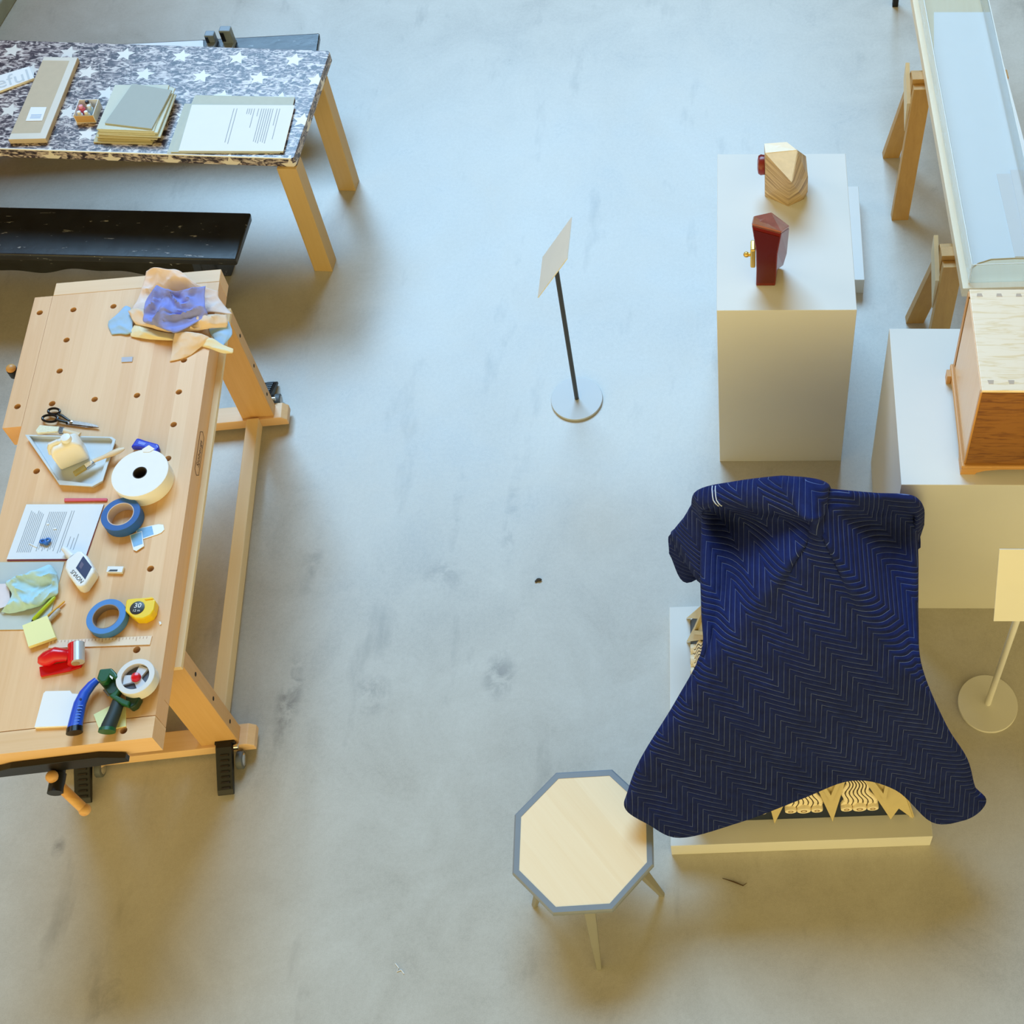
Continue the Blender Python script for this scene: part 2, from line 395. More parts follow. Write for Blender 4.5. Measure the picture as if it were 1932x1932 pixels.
for (fx, fy), (tx, ty) in zip([(1008.5, 1708), (1130.5, 1826), (1249, 1688)], [(.0, 0)]*3):
    g = at(fx, fy, 0); d = (V((g.x, g.y, 0))-V((ctr.x, ctr.y, 0))); tp = V((ctr.x, ctr.y, cz-.03)) + d*.62
    b = B(); u = d.normalized(); sd = V((-u.y, u.x, 0))
    def sq(c, h, z): return [V((c.x, c.y, z))+u*h+sd*h, V((c.x, c.y, z))-u*h+sd*h, V((c.x, c.y, z))-u*h-sd*h, V((c.x, c.y, z))+u*h-sd*h]
    b.prism(sq(g, .0095, 0), sq(tp, .021, cz-.03)); build('leg', b, taupe, root, bevel=.004)
d = V((ctr.x, ctr.y, 0))*2 - at(1130.5, 1826, 0); d.z = 0; dd = d-V((ctr.x, ctr.y, 0)); tp = V((ctr.x, ctr.y, 0))+dd*.62; u = dd.normalized(); sd = V((-u.y, u.x, 0))
b = B(); b.prism(sq(d, .0095, 0), sq(tp, .021, cz-.03)); build('leg', b, taupe, root, bevel=.004)

# ================================================================== PATTERNED TABLE
TZ = .80
TT0 = at(554, 300, TZ); tdx = (at(554, 300, TZ)-at(0, 280.8, TZ)).normalized(); tdy = V((-tdx.y, tdx.x, 0)); tdep = .752
def TT(a, e, z): return V((TT0.x, TT0.y, 0)) + tdx*a + tdy*e + V((0, 0, z))
def star_material():
    m = mat('star_print', '#777777', .28); k = NT(m); tc = k.n('ShaderNodeTexCoord'); sp = k.n('ShaderNodeSeparateXYZ'); k.l(tc.outputs['UV'], sp.inputs[0])
    u, v = sp.outputs[0], sp.outputs[1]
    PX, PY = .283, .14
    vv = k.m('DIVIDE', k.m('ADD', v, -.047), PY); row = k.m('FLOOR', vv); par = k.m('MODULO', k.m('ABSOLUTE', row), 2)
    uu = k.m('ADD', k.m('DIVIDE', k.m('ADD', u, .3045+.283*40), PX), k.m('MULTIPLY', par, .5))
    lx = k.m('MULTIPLY', k.m('SUBTRACT', k.m('FRACT', uu), .5), PX); ly = k.m('MULTIPLY', k.m('SUBTRACT', k.m('FRACT', vv), .5), PY)
    ang = k.m('ADD', k.m('ARCTAN2', lx, ly), 6*pi); r = k.m('SQRT', k.m('ADD', k.m('MULTIPLY', lx, lx), k.m('MULTIPLY', ly, ly)))
    seg = 2*pi/5
    aa = k.m('ABSOLUTE', k.m('SUBTRACT', k.m('MODULO', k.m('ADD', ang, seg/2), seg), seg/2))
    Ro, Ri = .050, .023
    den = k.m('ADD', k.m('MULTIPLY', k.m('SINE', k.m('SUBTRACT', pi/5, aa)), Ri), k.m('MULTIPLY', k.m('SINE', aa), Ro))
    lim = k.m('DIVIDE', Ro*Ri*sin(pi/5), den)
    inside = k.m('LESS_THAN', r, lim)
    mp = k.n('ShaderNodeMapping'); mp.inputs['Scale'].default_value = (22, 50, 1); mp.inputs['Rotation'].default_value = (0, 0, radians(-14)); k.l(tc.outputs['UV'], mp.inputs[0])
    n = k.noise(mp.outputs[0], 1.0, 2.5, .55, 1.4)
    c = k.ramp(n, [(.40, '#2f2730'), (.47, '#54484f'), (.52, '#8a7c7e'), (.57, '#b7aaa8'), (.66, '#d8ceca')])
    mp3 = k.n('ShaderNodeMapping'); mp3.inputs['Scale'].default_value = (5, 2.2, 1); mp3.inputs['Rotation'].default_value = (0, 0, radians(-50)); k.l(tc.outputs['UV'], mp3.inputs[0])
    cr_ = k.ramp(k.noise(mp3.outputs[0], 2.2, 2, .5, 2.5), [(.485, 0.0), (.5, 1.0), (.515, 0.0)])
    c = k.mix(k.m('MULTIPLY', cr_, .5), c, '#ddd5d0')
    c = k.mix(inside, c, '#e6e0da'); k.col(c)
    return m
b = B(); bm = b.bm; uvl = bm.loops.layers.uv.verify()
TL = 2.2
def uvface(pts, uvs):
    f = b.face(pts)
    for l, q in zip(f.loops, uvs): l[uvl].uv = q
z0, z1 = TZ-.055, TZ
cc = .012
top = [(-TL, 0), (-cc, 0), (0, cc), (0, tdep-cc), (-cc, tdep), (-TL, tdep)]
uvface([TT(x, y, z1) for x, y in top], top)
uvface([TT(x, y, z0) for x, y in reversed(top)], list(reversed(top)))
per = 0
for i in range(6):
    p, q = top[i], top[(i+1) % 6]; L = ((p[0]-q[0])**2+(p[1]-q[1])**2)**.5
    if i in (0, 4): us = (p[0], q[0])
    else: us = (p[1]+per, q[1]+per)
    uvface([TT(*p, z0), TT(*q, z0), TT(*q, z1), TT(*p, z1)], [(us[0], -.03), (us[1], -.03), (us[1], .025), (us[0], .025)])
bmesh.ops.remove_doubles(bm, verts=bm.verts, dist=1e-5)
root = empty('patterned_table', TT(-TL/2, tdep/2, 0), 'long table with grey star patterned top and pale wooden legs', 'table')
build('tabletop', b, star_material(), root, bevel=.003)
b = B(); b.tube([TT(-TL, .002, TZ-.0005), TT(-.012, .002, TZ-.0005)], .0042, 8); build('edge_strip', b, mat('bright_edge', '#f2f2f2', .3), root)
ash = wood('ash_leg', '#cfb078', '#b8904f', 0, .05, .45, 'z', .7, .15)
n0 = V((-2.186, 4.594, 0)); f0 = V((-2.165, 5.154, 0))
for p in (n0, f0):
    for dx in (0, -2.0):
        b = B(); o = p + tdx*dx
        b.ext([o, o+tdx*.095, o+tdx*.095+tdy*.085, o+tdy*.085], (0, 0, z0)); build('leg', b, ash, root, bevel=.003)
b = B()
for ya, yb in ((.14, .17), (.54, .57)): b.box(-TL+.2, -.1, ya+.03, yb+.03, z0-.06, z0, TT)
build('apron', b, ash, root)

# things on the patterned table
b = B(); q = [(-60, 160), (55, 125), (64.3, 147), (-60, 194)]; q = [at(x, y, TZ+.0125) for x, y in q]
b.prism([p-V((0, 0, .012)) for p in q], q); sg = build('sign_board', b, paper, None, 'white foam board with large grey lettering left of the cardboard carton', 'board')
xd = (q[1]-q[0]).normalized(); yd = V((-xd.y, xd.x, 0))
b = B(); c = at(24, 150, TZ+.0127); b.text('eful', c, xd, yd, .115, .0006); build('lettering', b, mat('grey_letter', '#ccd2d9', .7), sg)
card = plain('cardboard', '#c9b79d', .75, .06, 30)
CZ = TZ+.028
carton = empty('cardboard_carton', at(80, 190, TZ), 'long flat cardboard carton with small white label near its front', 'carton')
qc = [(82.6, 107), (147, 107.8), (86, 262), (15, 263.7)]; q = [at(x, y, CZ) for x, y in qc]
b = B(); b.prism([p-V((0, 0, .0275)) for p in q], q); build('body', b, card, carton, bevel=.003)
tape = plain('packing_tape', '#dcd3c6', .35, .03, 20)
b = B(); bl = lambda s, t, z: (q[0]*(1-s)+q[1]*s)*(1-t)+(q[3]*(1-s)+q[2]*s)*t+V((0, 0, z))
def strip(b, s0, s1, t0, t1, z=.0006, h=.0006): b.prism([bl(s0, t0, z-h), bl(s0, t1, z-h), bl(s1, t1, z-h), bl(s1, t0, z-h)], [bl(s0, t0, z), bl(s0, t1, z), bl(s1, t1, z), bl(s1, t0, z)])
strip(b, .8, .995, .004, .996); strip(b, .01, .8, .004, .05); strip(b, .01, .8, .93, .996); build('tape_seam', b, tape, carton, label='paler tape strip')
b = B(); ql = [at(x, y, CZ+.001) for x, y in [(58.4, 202.2), (88.2, 202.2), (79.5, 227.7), (48.4, 228.3)]]; b.ext(ql, (0, 0, .0006)); lb = build('label', b, paper, carton)
b = B(); bq = lambda s, t: (ql[0]*(1-s)+ql[1]*s)*(1-t)+(ql[3]*(1-s)+ql[2]*s)*t+V((0, 0, .0008))
for t in (.55, .66, .77): b.ext([bq(.2, t), bq(.85, t), bq(.85, t+.05), bq(.2, t+.05)], (0, 0, .0003))
build('printed_line', b, mat('blue_ink', '#a9bfe0', .8), lb)
# tray of little bottles
tray = empty('bottle_tray', at(165, 215, TZ), 'small white and tan box holding little paint bottles', 'box')
f0_, f1_ = at(145, 232.5, TZ), at(182.6, 231.5, TZ); ed = (f1_-f0_); eu = V((-ed.y, ed.x, 0)).normalized()*.11
wl = ed.length; ex_ = ed.normalized(); ey_ = eu.normalized()
TB = lambda a, e, z: V((f0_.x, f0_.y, TZ)) + ex_*a + ey_*e + V((0, 0, z))
b = B(); t_ = .003
b.box(0, wl, 0, .11, .0005, .004, TB); b.box(0, t_, 0, .11, .004, .05, TB); b.box(wl-t_, wl, 0, .11, .004, .05, TB); b.box(t_, wl-t_, .107, .11, .004, .05, TB)
build('box_body', b, paper, tray)
b = B(); b.box(t_, wl-t_, 0, t_, .004, .045, TB); build('front_panel', b, plain('tan_card', '#cda46c', .7), tray, label='tan card front')
for (a, e, r, h, cb, cc_) in [(.02, .025, .013, .045, '#f1eff0', '#e8e8ea'), (.055, .022, .013, .048, '#eef3f4', '#f2f2f2'), (.022, .06, .015, .05, '#e0607a', '#f0a0ae'), (.06, .06, .014, .05, '#bcd6e2', '#dfe9ee'), (.045, .088, .013, .052, '#f2f0ea', '#2c2630')]:
    if a+r > wl-t_: a = wl-t_-r-.002
    p = TB(a, e, .0045); bt = None
    b = B(); b.lathe(p, [(r*.9, 0), (r, .002), (r, h*.62), (r*.6, h*.75), (r*.6, h*.8)], 20)
    bt = auto_smooth(build('paint_bottle', b, mat('bottle_'+cb[1:], cb, .35), None, {'#f1eff0': 'white paint bottle front left in the small tray', '#eef3f4': 'pale paint bottle front right in the small tray', '#e0607a': 'pink paint bottle in the small tray', '#bcd6e2': 'pale blue paint bottle in the small tray', '#f2f0ea': 'black capped white paint bottle at the tray back'}[cb], 'bottle', 'paint bottles in the tray'))
    b = B(); b.lathe(p, [(r*.62, h*.8), (r*.72, h*.82), (r*.7, h*1.0), (r*.5, h*1.05)], 16); auto_smooth(build('cap', b, mat('cap_'+cc_[1:], cc_, .4), bt))
# stack of mat boards
ordn = ['topmost', 'second', 'third', 'fourth', 'fifth', 'sixth', 'seventh', 'eighth', 'ninth']
quads = [[(250, 157.6), (324, 170), (286, 242.7), (197.5, 232)],
         [(217, 160), (319, 160), (290, 247), (182, 243)], [(220, 162), (330, 166), (297, 250), (186, 246)], [(216, 166), (326, 164), (292, 253), (184, 250)],
         [(219, 168), (332, 178), (302, 258), (184, 252)], [(215, 170), (325, 171), (288, 257), (186, 256)], [(216, 174), (328, 178), (296, 262), (182, 258)], [(214, 176), (324, 178), (284, 264), (184, 263)], [(210, 180), (326, 184), (286, 271), (176, 268)]]
mats = ['#b0b7b3', '#d3d8cd', '#dadfd4', '#d3d3c0', '#d6dacb', '#bdb28e', '#cdc6a6', '#b8ad86', '#c4bb97']
H9 = 9*.0078
for i in reversed(range(9)):
    b = B(); b.pxslab(quads[i], TZ+.001+(9-i)*.0078, .0074)
    lab = 'grey-green mat board on top of the board stack' if i == 0 else 'pale mat board, %s from the top of the board stack' % ordn[i]
    build('mat_board', b, plain('mat_%d' % i, mats[i], .75, .03), None, lab, 'board', 'mat boards in the stack')
# papers on boards
b = B(); b.pxslab([(348, 195.6), (545, 197), (528, 288.5), (315, 288.5)], TZ+.005, .0045); build('backing_board', b, plain('pale_board', '#c6cabf', .75), None, 'lowest pale board under the printed sheets, sticking out at left', 'board')
b = B(); b.pxslab([(368, 179.3), (556, 183), (534, 287), (322, 286.5)], TZ+.010, .0045); build('backing_board', b, plain('pale_board', '#c6cabf', .75), None, 'pale board directly under the printed sheets, showing above their top edge', 'board')
pq = [(362, 197.5), (556, 198.5), (534.4, 285), (337, 284.4)]
b = B(); b.pxslab(pq, TZ+.0135, .003); pg = build('printed_sheets', b, paper, None, 'stack of white printed sheets at right end of patterned table', 'paper')
def lines(parent, quad, z, segs, wd=.0028, name='printed_text', m=ink):
    Q = [at(x, y, z) for x, y in quad]; f = lambda s, t: (Q[0]*(1-s)+Q[1]*s)*(1-t)+(Q[3]*(1-s)+Q[2]*s)*t
    b = B()
    for s, t0, t1 in segs:
        p, q = f(s, t0), f(s, t1); d = (q-p).normalized(); n = V((-d.y, d.x, 0))*wd/2
        b.ext([p-n, p+n, q+n, q-n], (0, 0, .0004))
    return build(name, b, m, parent)
lines(pg, pq, TZ+.0137, [(.42, .08, .82), (.45, .08, .85), (.555, .08, .2), (.575, .08, .2), (.595, .08, .22), (.62, .08, .5)] + [(.66, .08, .25)]+[(.69+.022*i, .08, .8+.02*(i % 3)) for i in range(6)] + [(.84, .08, .45), (.865, .08, .75)])

# ================================================================== BLACK BENCHES
def worn_black():
    m = mat('worn_black_paint', '#171a1e', .3); k = NT(m); v = k.coord('Object')
    mp = k.n('ShaderNodeMapping'); mp.inputs['Scale'].default_value = (14, 55, 30); k.l(v, mp.inputs[0])
    n = k.noise(mp.outputs[0], 1, 4, .6, .5); n2 = k.noise(v, 9, 5, .6)
    chip = k.ramp(n, [(.665, 0.0), (.69, 1.0)]); k.col(k.mix(k.m('MULTIPLY', chip, .75), k.ramp(n2, [(.3, '#0d0f12'), (.7, '#20252b')]), '#b9bcc0'))
    k.l(k.m('MULTIPLY_ADD', n2, .25, .2), k.b.inputs['Roughness']); k.bump(n2, .25, .006)
    k.b.inputs['IOR'].default_value = 1.6
    return m
WBK = worn_black()
def plank_bench(O, dx, length, dep, label):
    dx = dx.normalized(); dy = V((-dx.y, dx.x, 0)); Z = .42
    T = lambda a, e, z: V((O.x, O.y, 0)) + dx*a + dy*e + V((0, 0, z))
    root = empty('plank_bench', T(-length/2, dep/2, 0), label, 'bench', 'worn black plank benches')
    b = B(); b.prism([T(*p, Z-.05) for p in ((-length, .006), (-.006, .006), (-.006, dep-.006), (-length, dep-.006))], [T(*p, Z) for p in ((-length, 0), (-.015, 0), (0, .015), (0, dep-.015), (-.015, dep), (-length, dep))][:0] or [T(*p, Z) for p in ((-length, 0), (0, 0), (0, dep), (-length, dep))])
    build('seat', b, WBK, root, bevel=.01, seg=3)
    # scalloped rail between the trestle ends
    b = B(); tp, bt = [], []
    N = 60; x0, x1 = -length+.25, -.2
    for i in range(N+1):
        x = x0+(x1-x0)*i/N; wv = .018*sin(x*9.5)+.010*sin(x*23+1)
        tp.append((x, .25+wv)); bt.append((x, .14-wv*.9))
    poly = tp+bt[::-1]
    b.prism([T(x, dep/2-.015, z) for x, z in poly], [T(x, dep/2+.015, z) for x, z in poly]); build('rail', b, WBK, root)
    for x in (-.2, -length+.25):
        b = B(); pts = [(-.02, 0), (.06, 0), (dep/2, .11), (dep-.06, 0), (dep+.02, 0), (dep-.04, Z-.051), (.04, Z-.051)]
        b.prism([T(x-.045, y, z) for y, z in pts], [T(x, y, z) for y, z in pts]); build('trestle_end', b, WBK, root, bevel=.005)
    return root
fr = at(444, 491, .42); fl = at(0, 480, .42); plank_bench(fr, fr-fl, 1.9, .305, 'worn black plank bench between the patterned table and the workbench')
br_ = at(603.5, 61.5, .42); bl_ = at(228, 82, .42); dx2 = (br_-bl_).normalized(); dy2 = V((-dx2.y, dx2.x, 0))
B2 = br_-dy2*.32; plank_bench(B2, dx2, 1.9, .32, 'worn black plank bench on the far side of the patterned table')
# sheet and clamps lying on the far bench
b = B(); b.pxslab([(228, 84), (383, 76), (384, 96), (228, 102)], .428, .007); build('paper_sheet', b, paper, None, 'pale sheet lying on the far black bench', 'paper')
gm = plain('grey_metal', '#8b98a3', .45, .1)
for (x, y, wd, h, lab) in ((398, 95, .05, .075, 'low grey clamp on far bench beside the pale sheet'), (431, 97, .06, .115, 'taller grey clamp on far bench, nearer the bench end')):
    p = at(x, y, .42); root = empty('bar_clamp', p, lab, 'clamp')
    b = B(); b.ext([p+V((-wd/2, -.03, 0)), p+V((wd/2, -.03, 0)), p+V((wd/2, .08, 0)), p+V((-wd/2, .08, 0))], (0, 0, .025)); build('jaw', b, gm, root, bevel=.006)
    b = B(); b.ext([p+V((-wd/2, .03, .025)), p+V((wd/2, .03, .025)), p+V((wd/2, .075, .025)), p+V((-wd/2, .075, .025))], (0, 0, h-.025)); build('upright', b, gm, root, bevel=.006)
    b = B(); b.ext([p+V((-wd*.4, .025, h*.4)), p+V((-.005, .025, h*.4)), p+V((-.005, .029, h*.4)), p+V((-wd*.4, .029, h*.4))], (0, 0, h*.5)); build('slot', b, black_iron, root)

# ================================================================== WORKBENCH
WZ = .93
WO = at(287, 1391.5, WZ); wey = (at(417.4, 507.5, WZ)-WO); WL = wey.length; wey.normalize(); wex = V((wey.y, -wey.x, 0))
def TW(a, e, z): return V((WO.x, WO.y, 0)) + wex*a + wey*e + V((0, 0, z))
wb = empty('workbench', TW(-.34, WL/2, 0), 'beech woodworking bench on casters, cluttered with tools', 'workbench')
WW = .68
HOLES = [(75, 590), (138.5, 584.5), (214, 578), (125.5, 641.5), (112.5, 700), (33, 767), (98.5, 761.5), (178.5, 753.5), (258.5, 746), (337.5, 739.5), (347, 679.5), (327.5, 801), (317, 865), (69, 889), (308, 932), (284, 1073), (258, 1226), (233, 1378), (404, 566), (29, 1049)]
def drill(o, holes, depth=.05, r=.0125):
    b = B()
    for p in holes:
        p = p - ORG[o.name]
        b.lathe(p+V((0, 0, -depth)), [(r, 0), (r, depth+.01)], 20)
    me = bpy.data.meshes.new('cut'); b.bm.to_mesh(me); b.bm.free(); c = bpy.data.objects.new('cut', me); COL.objects.link(c); c.location = o.location if o.parent is None else ORG[o.name]
    md = o.modifiers.new('holes', 'BOOLEAN'); md.object = c; md.operation = 'DIFFERENCE'; md.solver = 'EXACT'
    bpy.context.view_layer.update()
    new = bpy.data.meshes.new_from_object(o.evaluated_get(bpy.context.evaluated_depsgraph_get()))
    o.modifiers.clear(); old = o.data; o.data = new; bpy.data.meshes.remove(old)
    bpy.data.objects.remove(c); bpy.data.meshes.remove(me)
def inside(p, x0, x1, y0, y1):
    d = p-WO; a, e = d.dot(wex), d.dot(wey); return x0 < a < x1 and y0 < e < y1
HP = [at(x, y, WZ) for x, y in HOLES]
hole_dark = None
b = B(); b.box(-WW, 0, .079, 1.985, WZ-.06, WZ, TW); o = build('benchtop', b, beech(), wb); drill(o, [p for p in HP if inside(p, -WW, 0, .079, 1.985)])
b = B(); b.box(-WW, 0, 1.986, WL, WZ-.112, WZ, TW); build('end_cap', b, beech_x(), wb, bevel=.003)
b = B(); b.box(-WW-.06, 0, 0, .076, WZ-.112, WZ, TW); o = build('vise_jaw', b, beech_x(), wb); drill(o, [p for p in HP if inside(p, -WW, 0, 0, .076)], .06)
b = B(); b.box(-WW-.073, -WW-.001, 1.33, 1.985, WZ-.12, WZ, TW); o = build('shoulder_vise', b, beech(), wb); drill(o, [p for p in HP if inside(p, -WW-.073, -WW, 1.33, 1.985)], .06)
b = B(); b.box(-.045, -.001, .16, 1.985, WZ-.112, WZ-.061, TW); b.box(-WW, -WW+.045, .16, 1.985, WZ-.112, WZ-.061, TW); b.box(-.045, -.001, .079, .158, WZ-.112, WZ-.061, TW); build('apron', b, beech(), wb)
b = B(); b.box(-.02, .022, .3, 1.93, WZ-.135, WZ-.113, TW); build('side_ledge', b, wood('pale_beech', '#f0d9ae', '#e2bd85', radians(-6.8), .05, .45, 'y', .6, .2), wb, bevel=.002)
# maker's mark on the right edge, and its outline
c = TW(.0006, 1.42-.0, WZ-.055); lc = at(379, 854, WZ-.05); d = lc-WO; c = TW(.0006, d.dot(wey), WZ-.054)
b = B(); b.text('Sjöbergs', c, wey, V((0, 0, 1)), .036, .0004)
ring = [c+wey*x+V((0, 0, z)) for x, z in ((-.1, 0), (-.085, .024), (.085, .024), (.1, 0), (.085, -.024), (-.085, -.024))]
for i in range(6):
    p, q = ring[i], ring[(i+1) % 6]; dd = (q-p).normalized(); nn = dd.cross(wex)*.0012
    b.ext([p-nn, p+nn, q+nn, q-nn], wex*.0005)
build('maker_mark', b, mat('burnt_mark', '#5a3a1c', .7), wb, label='dark branded lettering in an outline')
# leg frames
for (ly0, ly1) in ((.313, .377), (1.873, 1.935)):
    for side in (0, 1):
        lx0, lx1 = (-.125, .02) if side == 0 else (-.66, -.53)
        b = B(); b.box(lx0, lx1, ly0, ly1, .085, WZ-.136, TW); lg = build('leg', b, beech_z(), wb, bevel=.003)
        if side == 0:
            for zz in (.22, .44, .66): b = B(); b.lathe(TW(.0195, (ly0+ly1)/2-.002, zz), [(.0085, 0), (.0085, .0014)], 14, ax=wex); build('bolt_hole', b, mat('dark_hole', '#1a1009', .8), lg, label='dark bolt hole')
    b = B(); pl = [(-.70, .025), (.075, .025), (.075, .062), (.05, .084), (-.68, .084), (-.70, .07)]
    b.prism([TW(x, ly0-.012, z) for x, z in pl], [TW(x, ly1+.012, z) for x, z in pl]); build('foot', b, beech_x(), wb, bevel=.003)
b = B(); b.box(-.10, -.045, .39, 1.86, .03, .10, TW); build('stretcher', b, wood('pale_beech', '#f0d9ae', '#e2bd85', radians(-6.8), .05, .45, 'y', .6, .2), wb, bevel=.003)
b = B(); b.box(-.64, -.585, .39, 1.86, .03, .10, TW); build('stretcher', b, wood('pale_beech', '#f0d9ae', '#e2bd85', radians(-6.8), .05, .45, 'y', .6, .2), wb, bevel=.003)
b = B(); b.box(-.665, -.02, .32, .37, WZ-.2, WZ-.137, TW); build('top_rail', b, beech_x(), wb); b = B(); b.box(-.665, -.02, 1.88, 1.93, WZ-.2, WZ-.137, TW); build('top_rail', b, beech_x(), wb)
# casters with a black foot pedal
def caster(lx, ly, d=-1):
    f = lambda a, e, z: TW(lx+a, ly+d*e, z)
    root = None
    b = B(); b.box(-.038, .038, 0, .035, .04, .115, f); bt = build('caster', b, black_iron, wb, bevel=.004)
    b = B()
    sec = [(.03, .118), (.05, .115), (.19, .035), (.205, .02), (.2, .008), (.17, .02), (.035, .085)]
    b.prism([f(-.032, e, z) for e, z in sec], [f(.03, e, z) for e, z in sec])
    build('pedal', b, black_iron, bt, bevel=.003)
    b = B()
    for i in range(7):
        e = .075+i*.018; z = .1035-i*.0102
        b.box(-.014, .018, e, e+.006, z-.004, z+.002, f)
    build('pedal_rib', b, mat('worn_black', '#2a2a2b', .4), bt)
    b = B(); b.lathe(f(.034, .075, .036), [(.012, 0), (.036, .003), (.036, .024), (.03, .027), (.012, .027)], 28, ax=wex); auto_smooth(build('wheel', b, mat('grey_rubber', '#5d6265', .5), bt))
    b = B(); b.lathe(f(.0615, .075, .036), [(.026, 0), (.02, .004), (.008, .006)], 20, ax=wex); auto_smooth(build('hub', b, chrome, bt))
    b = B(); b.lathe(f(.036, .045, .10), [(.010, 0), (.010, .016), (.006, .018)], 12, ax=wex); auto_smooth(build('bolt', b, chrome, bt))
c1 = at(428, 1400, .08)-WO; c2 = at(152, 1440, .08)-WO
caster(-.028, .335, -1); caster(-.575, .365, -1); caster(-.03, 1.915, 1); caster(-.575, 1.915, 1)
# front vise: plate, screw, handle
def qf(px, py, e): # point on the plane e metres in front of the near end
    d = ray(px, py); n = wey; o = TW(0, -e, 0); t = (o-CAM).dot(n)/d.dot(n); return CAM+d*t
vs_ = [(-60, 1452), (0, 1444.5), (21, 1439), (186, 1419), (238, 1419.7), (245.5, 1426.5), (175, 1436.5), (0, 1456.5), (-60, 1463)]
b = B(); q = [qf(x, y, .004) for x, y in vs_]; b.ext(q, wey*-.02); build('vise_plate', b, black_iron, wb, bevel=.002)
hd = at(107, 1480, .775)
b = B(); b.tube([TW((hd-WO).dot(wex), .05, hd.z), hd], .021, 20); auto_smooth(build('vise_screw', b, black_iron, wb))
b = B(); b.tube([hd+wey*.035, hd-wey*.03], .0255, 24); hdl = auto_smooth(build('screw_head', b, black_iron, wb))
ctr_h = hd+wey*.004; hvec = (at(160, 1528, .70)-ctr_h); h0 = ctr_h-hvec.normalized()*.022; h1e = ctr_h+hvec
b = B(); b.tube([h0, ctr_h, h1e], .0165, 18); b.ball(h1e, .0205); b.ball(at(98, 1465, .805), .0205); b.tube([at(98, 1465, .805), ctr_h], .0165, 18); auto_smooth(build('vise_handle', b, wood('handle_beech', '#e3b675', '#c98f4a', 0, .04, .4, 'x'), wb))
# side vise screw on the left
p = at(20, 694, .8); b = B(); b.tube([p+V((.0, 0, -.05)), p+V((0, 0, -.012))], .021, 18); b.tube([p+V((.0, 0, -.04)), p+V((.12, .014, -.04))], .014, 12); auto_smooth(build('side_vise_screw', b, black_iron, wb))
b = B(); b.ball(p+V((0, 0, -.004)), .02, (1, 1, .8)); auto_smooth(build('side_vise_knob', b, MAT['handle_beech'], wb))

# ================================================================== DISPLAY CASE ON TRESTLES
BZ = .84
cb0, cb1 = at(1814, 560, BZ-.055), at(1717, 0, BZ-.055); cs = (cb1-cb0).normalized(); cs.z = 0; ct = V((cs.y, -cs.x, 0))
def TC(t, s, z): return V((cb0.x, cb0.y, 0)) + ct*t + cs*s + V((0, 0, z))
cw = (at(1900, 154, .96)-cb0).dot(ct)
case = empty('display_case', TC(cw/2, 1.2, BZ-.055), 'long display case with clear acrylic lid resting on two wooden trestles', 'display case')
maple_e = wood('case_maple', '#eedfc2', '#dcc196', radians(2.5), .2, .42, 'y', .7, .15)
b = B(); b.box(0, cw+.03, 0, 2.7, BZ-.055, BZ, TC); build('base_board', b, maple_e, case, bevel=.002)
ac = glassy('acrylic', (.95, .975, .985, 1), .02); g0 = .028
b = B(); x0, x1, s0, s1, zz0, zz1 = g0, cw, .03, 2.67, BZ+.001, .962
t_ = .006
b.box(x0, x0+t_, s0, s1, zz0, zz1-t_, TC); b.box(x1-t_, x1, s0, s1, zz0, zz1-t_, TC); b.box(x0+t_, x1-t_, s0, s0+t_, zz0, zz1-t_, TC); b.box(x0+t_, x1-t_, s1-t_, s1, zz0, zz1-t_, TC); b.box(x0, x1, s0, s1, zz1-t_, zz1, TC)
ld = build('acrylic_lid', b, ac, case)
b = B(); e_ = mat('polished_edge', '#eaf3f8', .2)
for p, q in (((x0, s0), (x1, s0)), ((x0, s0), (x0, s1)), ((x1, s0), (x1, s1))): b.tube([TC(*p, zz1), TC(*q, zz1)], .0022, 6)
b.tube([TC(x0, s0, zz0), TC(x0, s0, zz1)], .0022, 6); build('lid_edge', b, e_, ld)
b = B(); b.pxslab([(1762, 23), (1868, 23), (1990, 486), (1913, 486), (1870, 488), (1845, 496), (1829, 507), (1806, 385), (1772, 200), (1762, 110)], BZ+.0055, .0045)
build('white_sheet', b, paper, None, 'large white sheet laid inside the acrylic display case', 'paper')
gsh = plain('grey_sheet', '#ece7e6', .7, .03)
b = B(); b.pxslab([(1880, 328), (1925, 327), (1985, 484), (1915, 484)], BZ+.0085, .0025); build('grey_sheet', b, gsh, None, 'pale grey sheet on the white sheet in the display case, its left edge showing', 'paper')
b = B(); b.pxslab([(1906, 320.5), (1960, 319), (1995, 484), (1940, 484)], BZ+.0115, .0025); build('grey_sheet', b, gsh, None, 'upper grey sheet overlapping the other grey sheet in the display case', 'paper')
oak = wood('trestle_wood', '#cfa25c', '#a97a38', 0, .05, .5, 'z', .9, .25)
endg = plain('pale_end_grain', '#ead9b4', .6, .05)
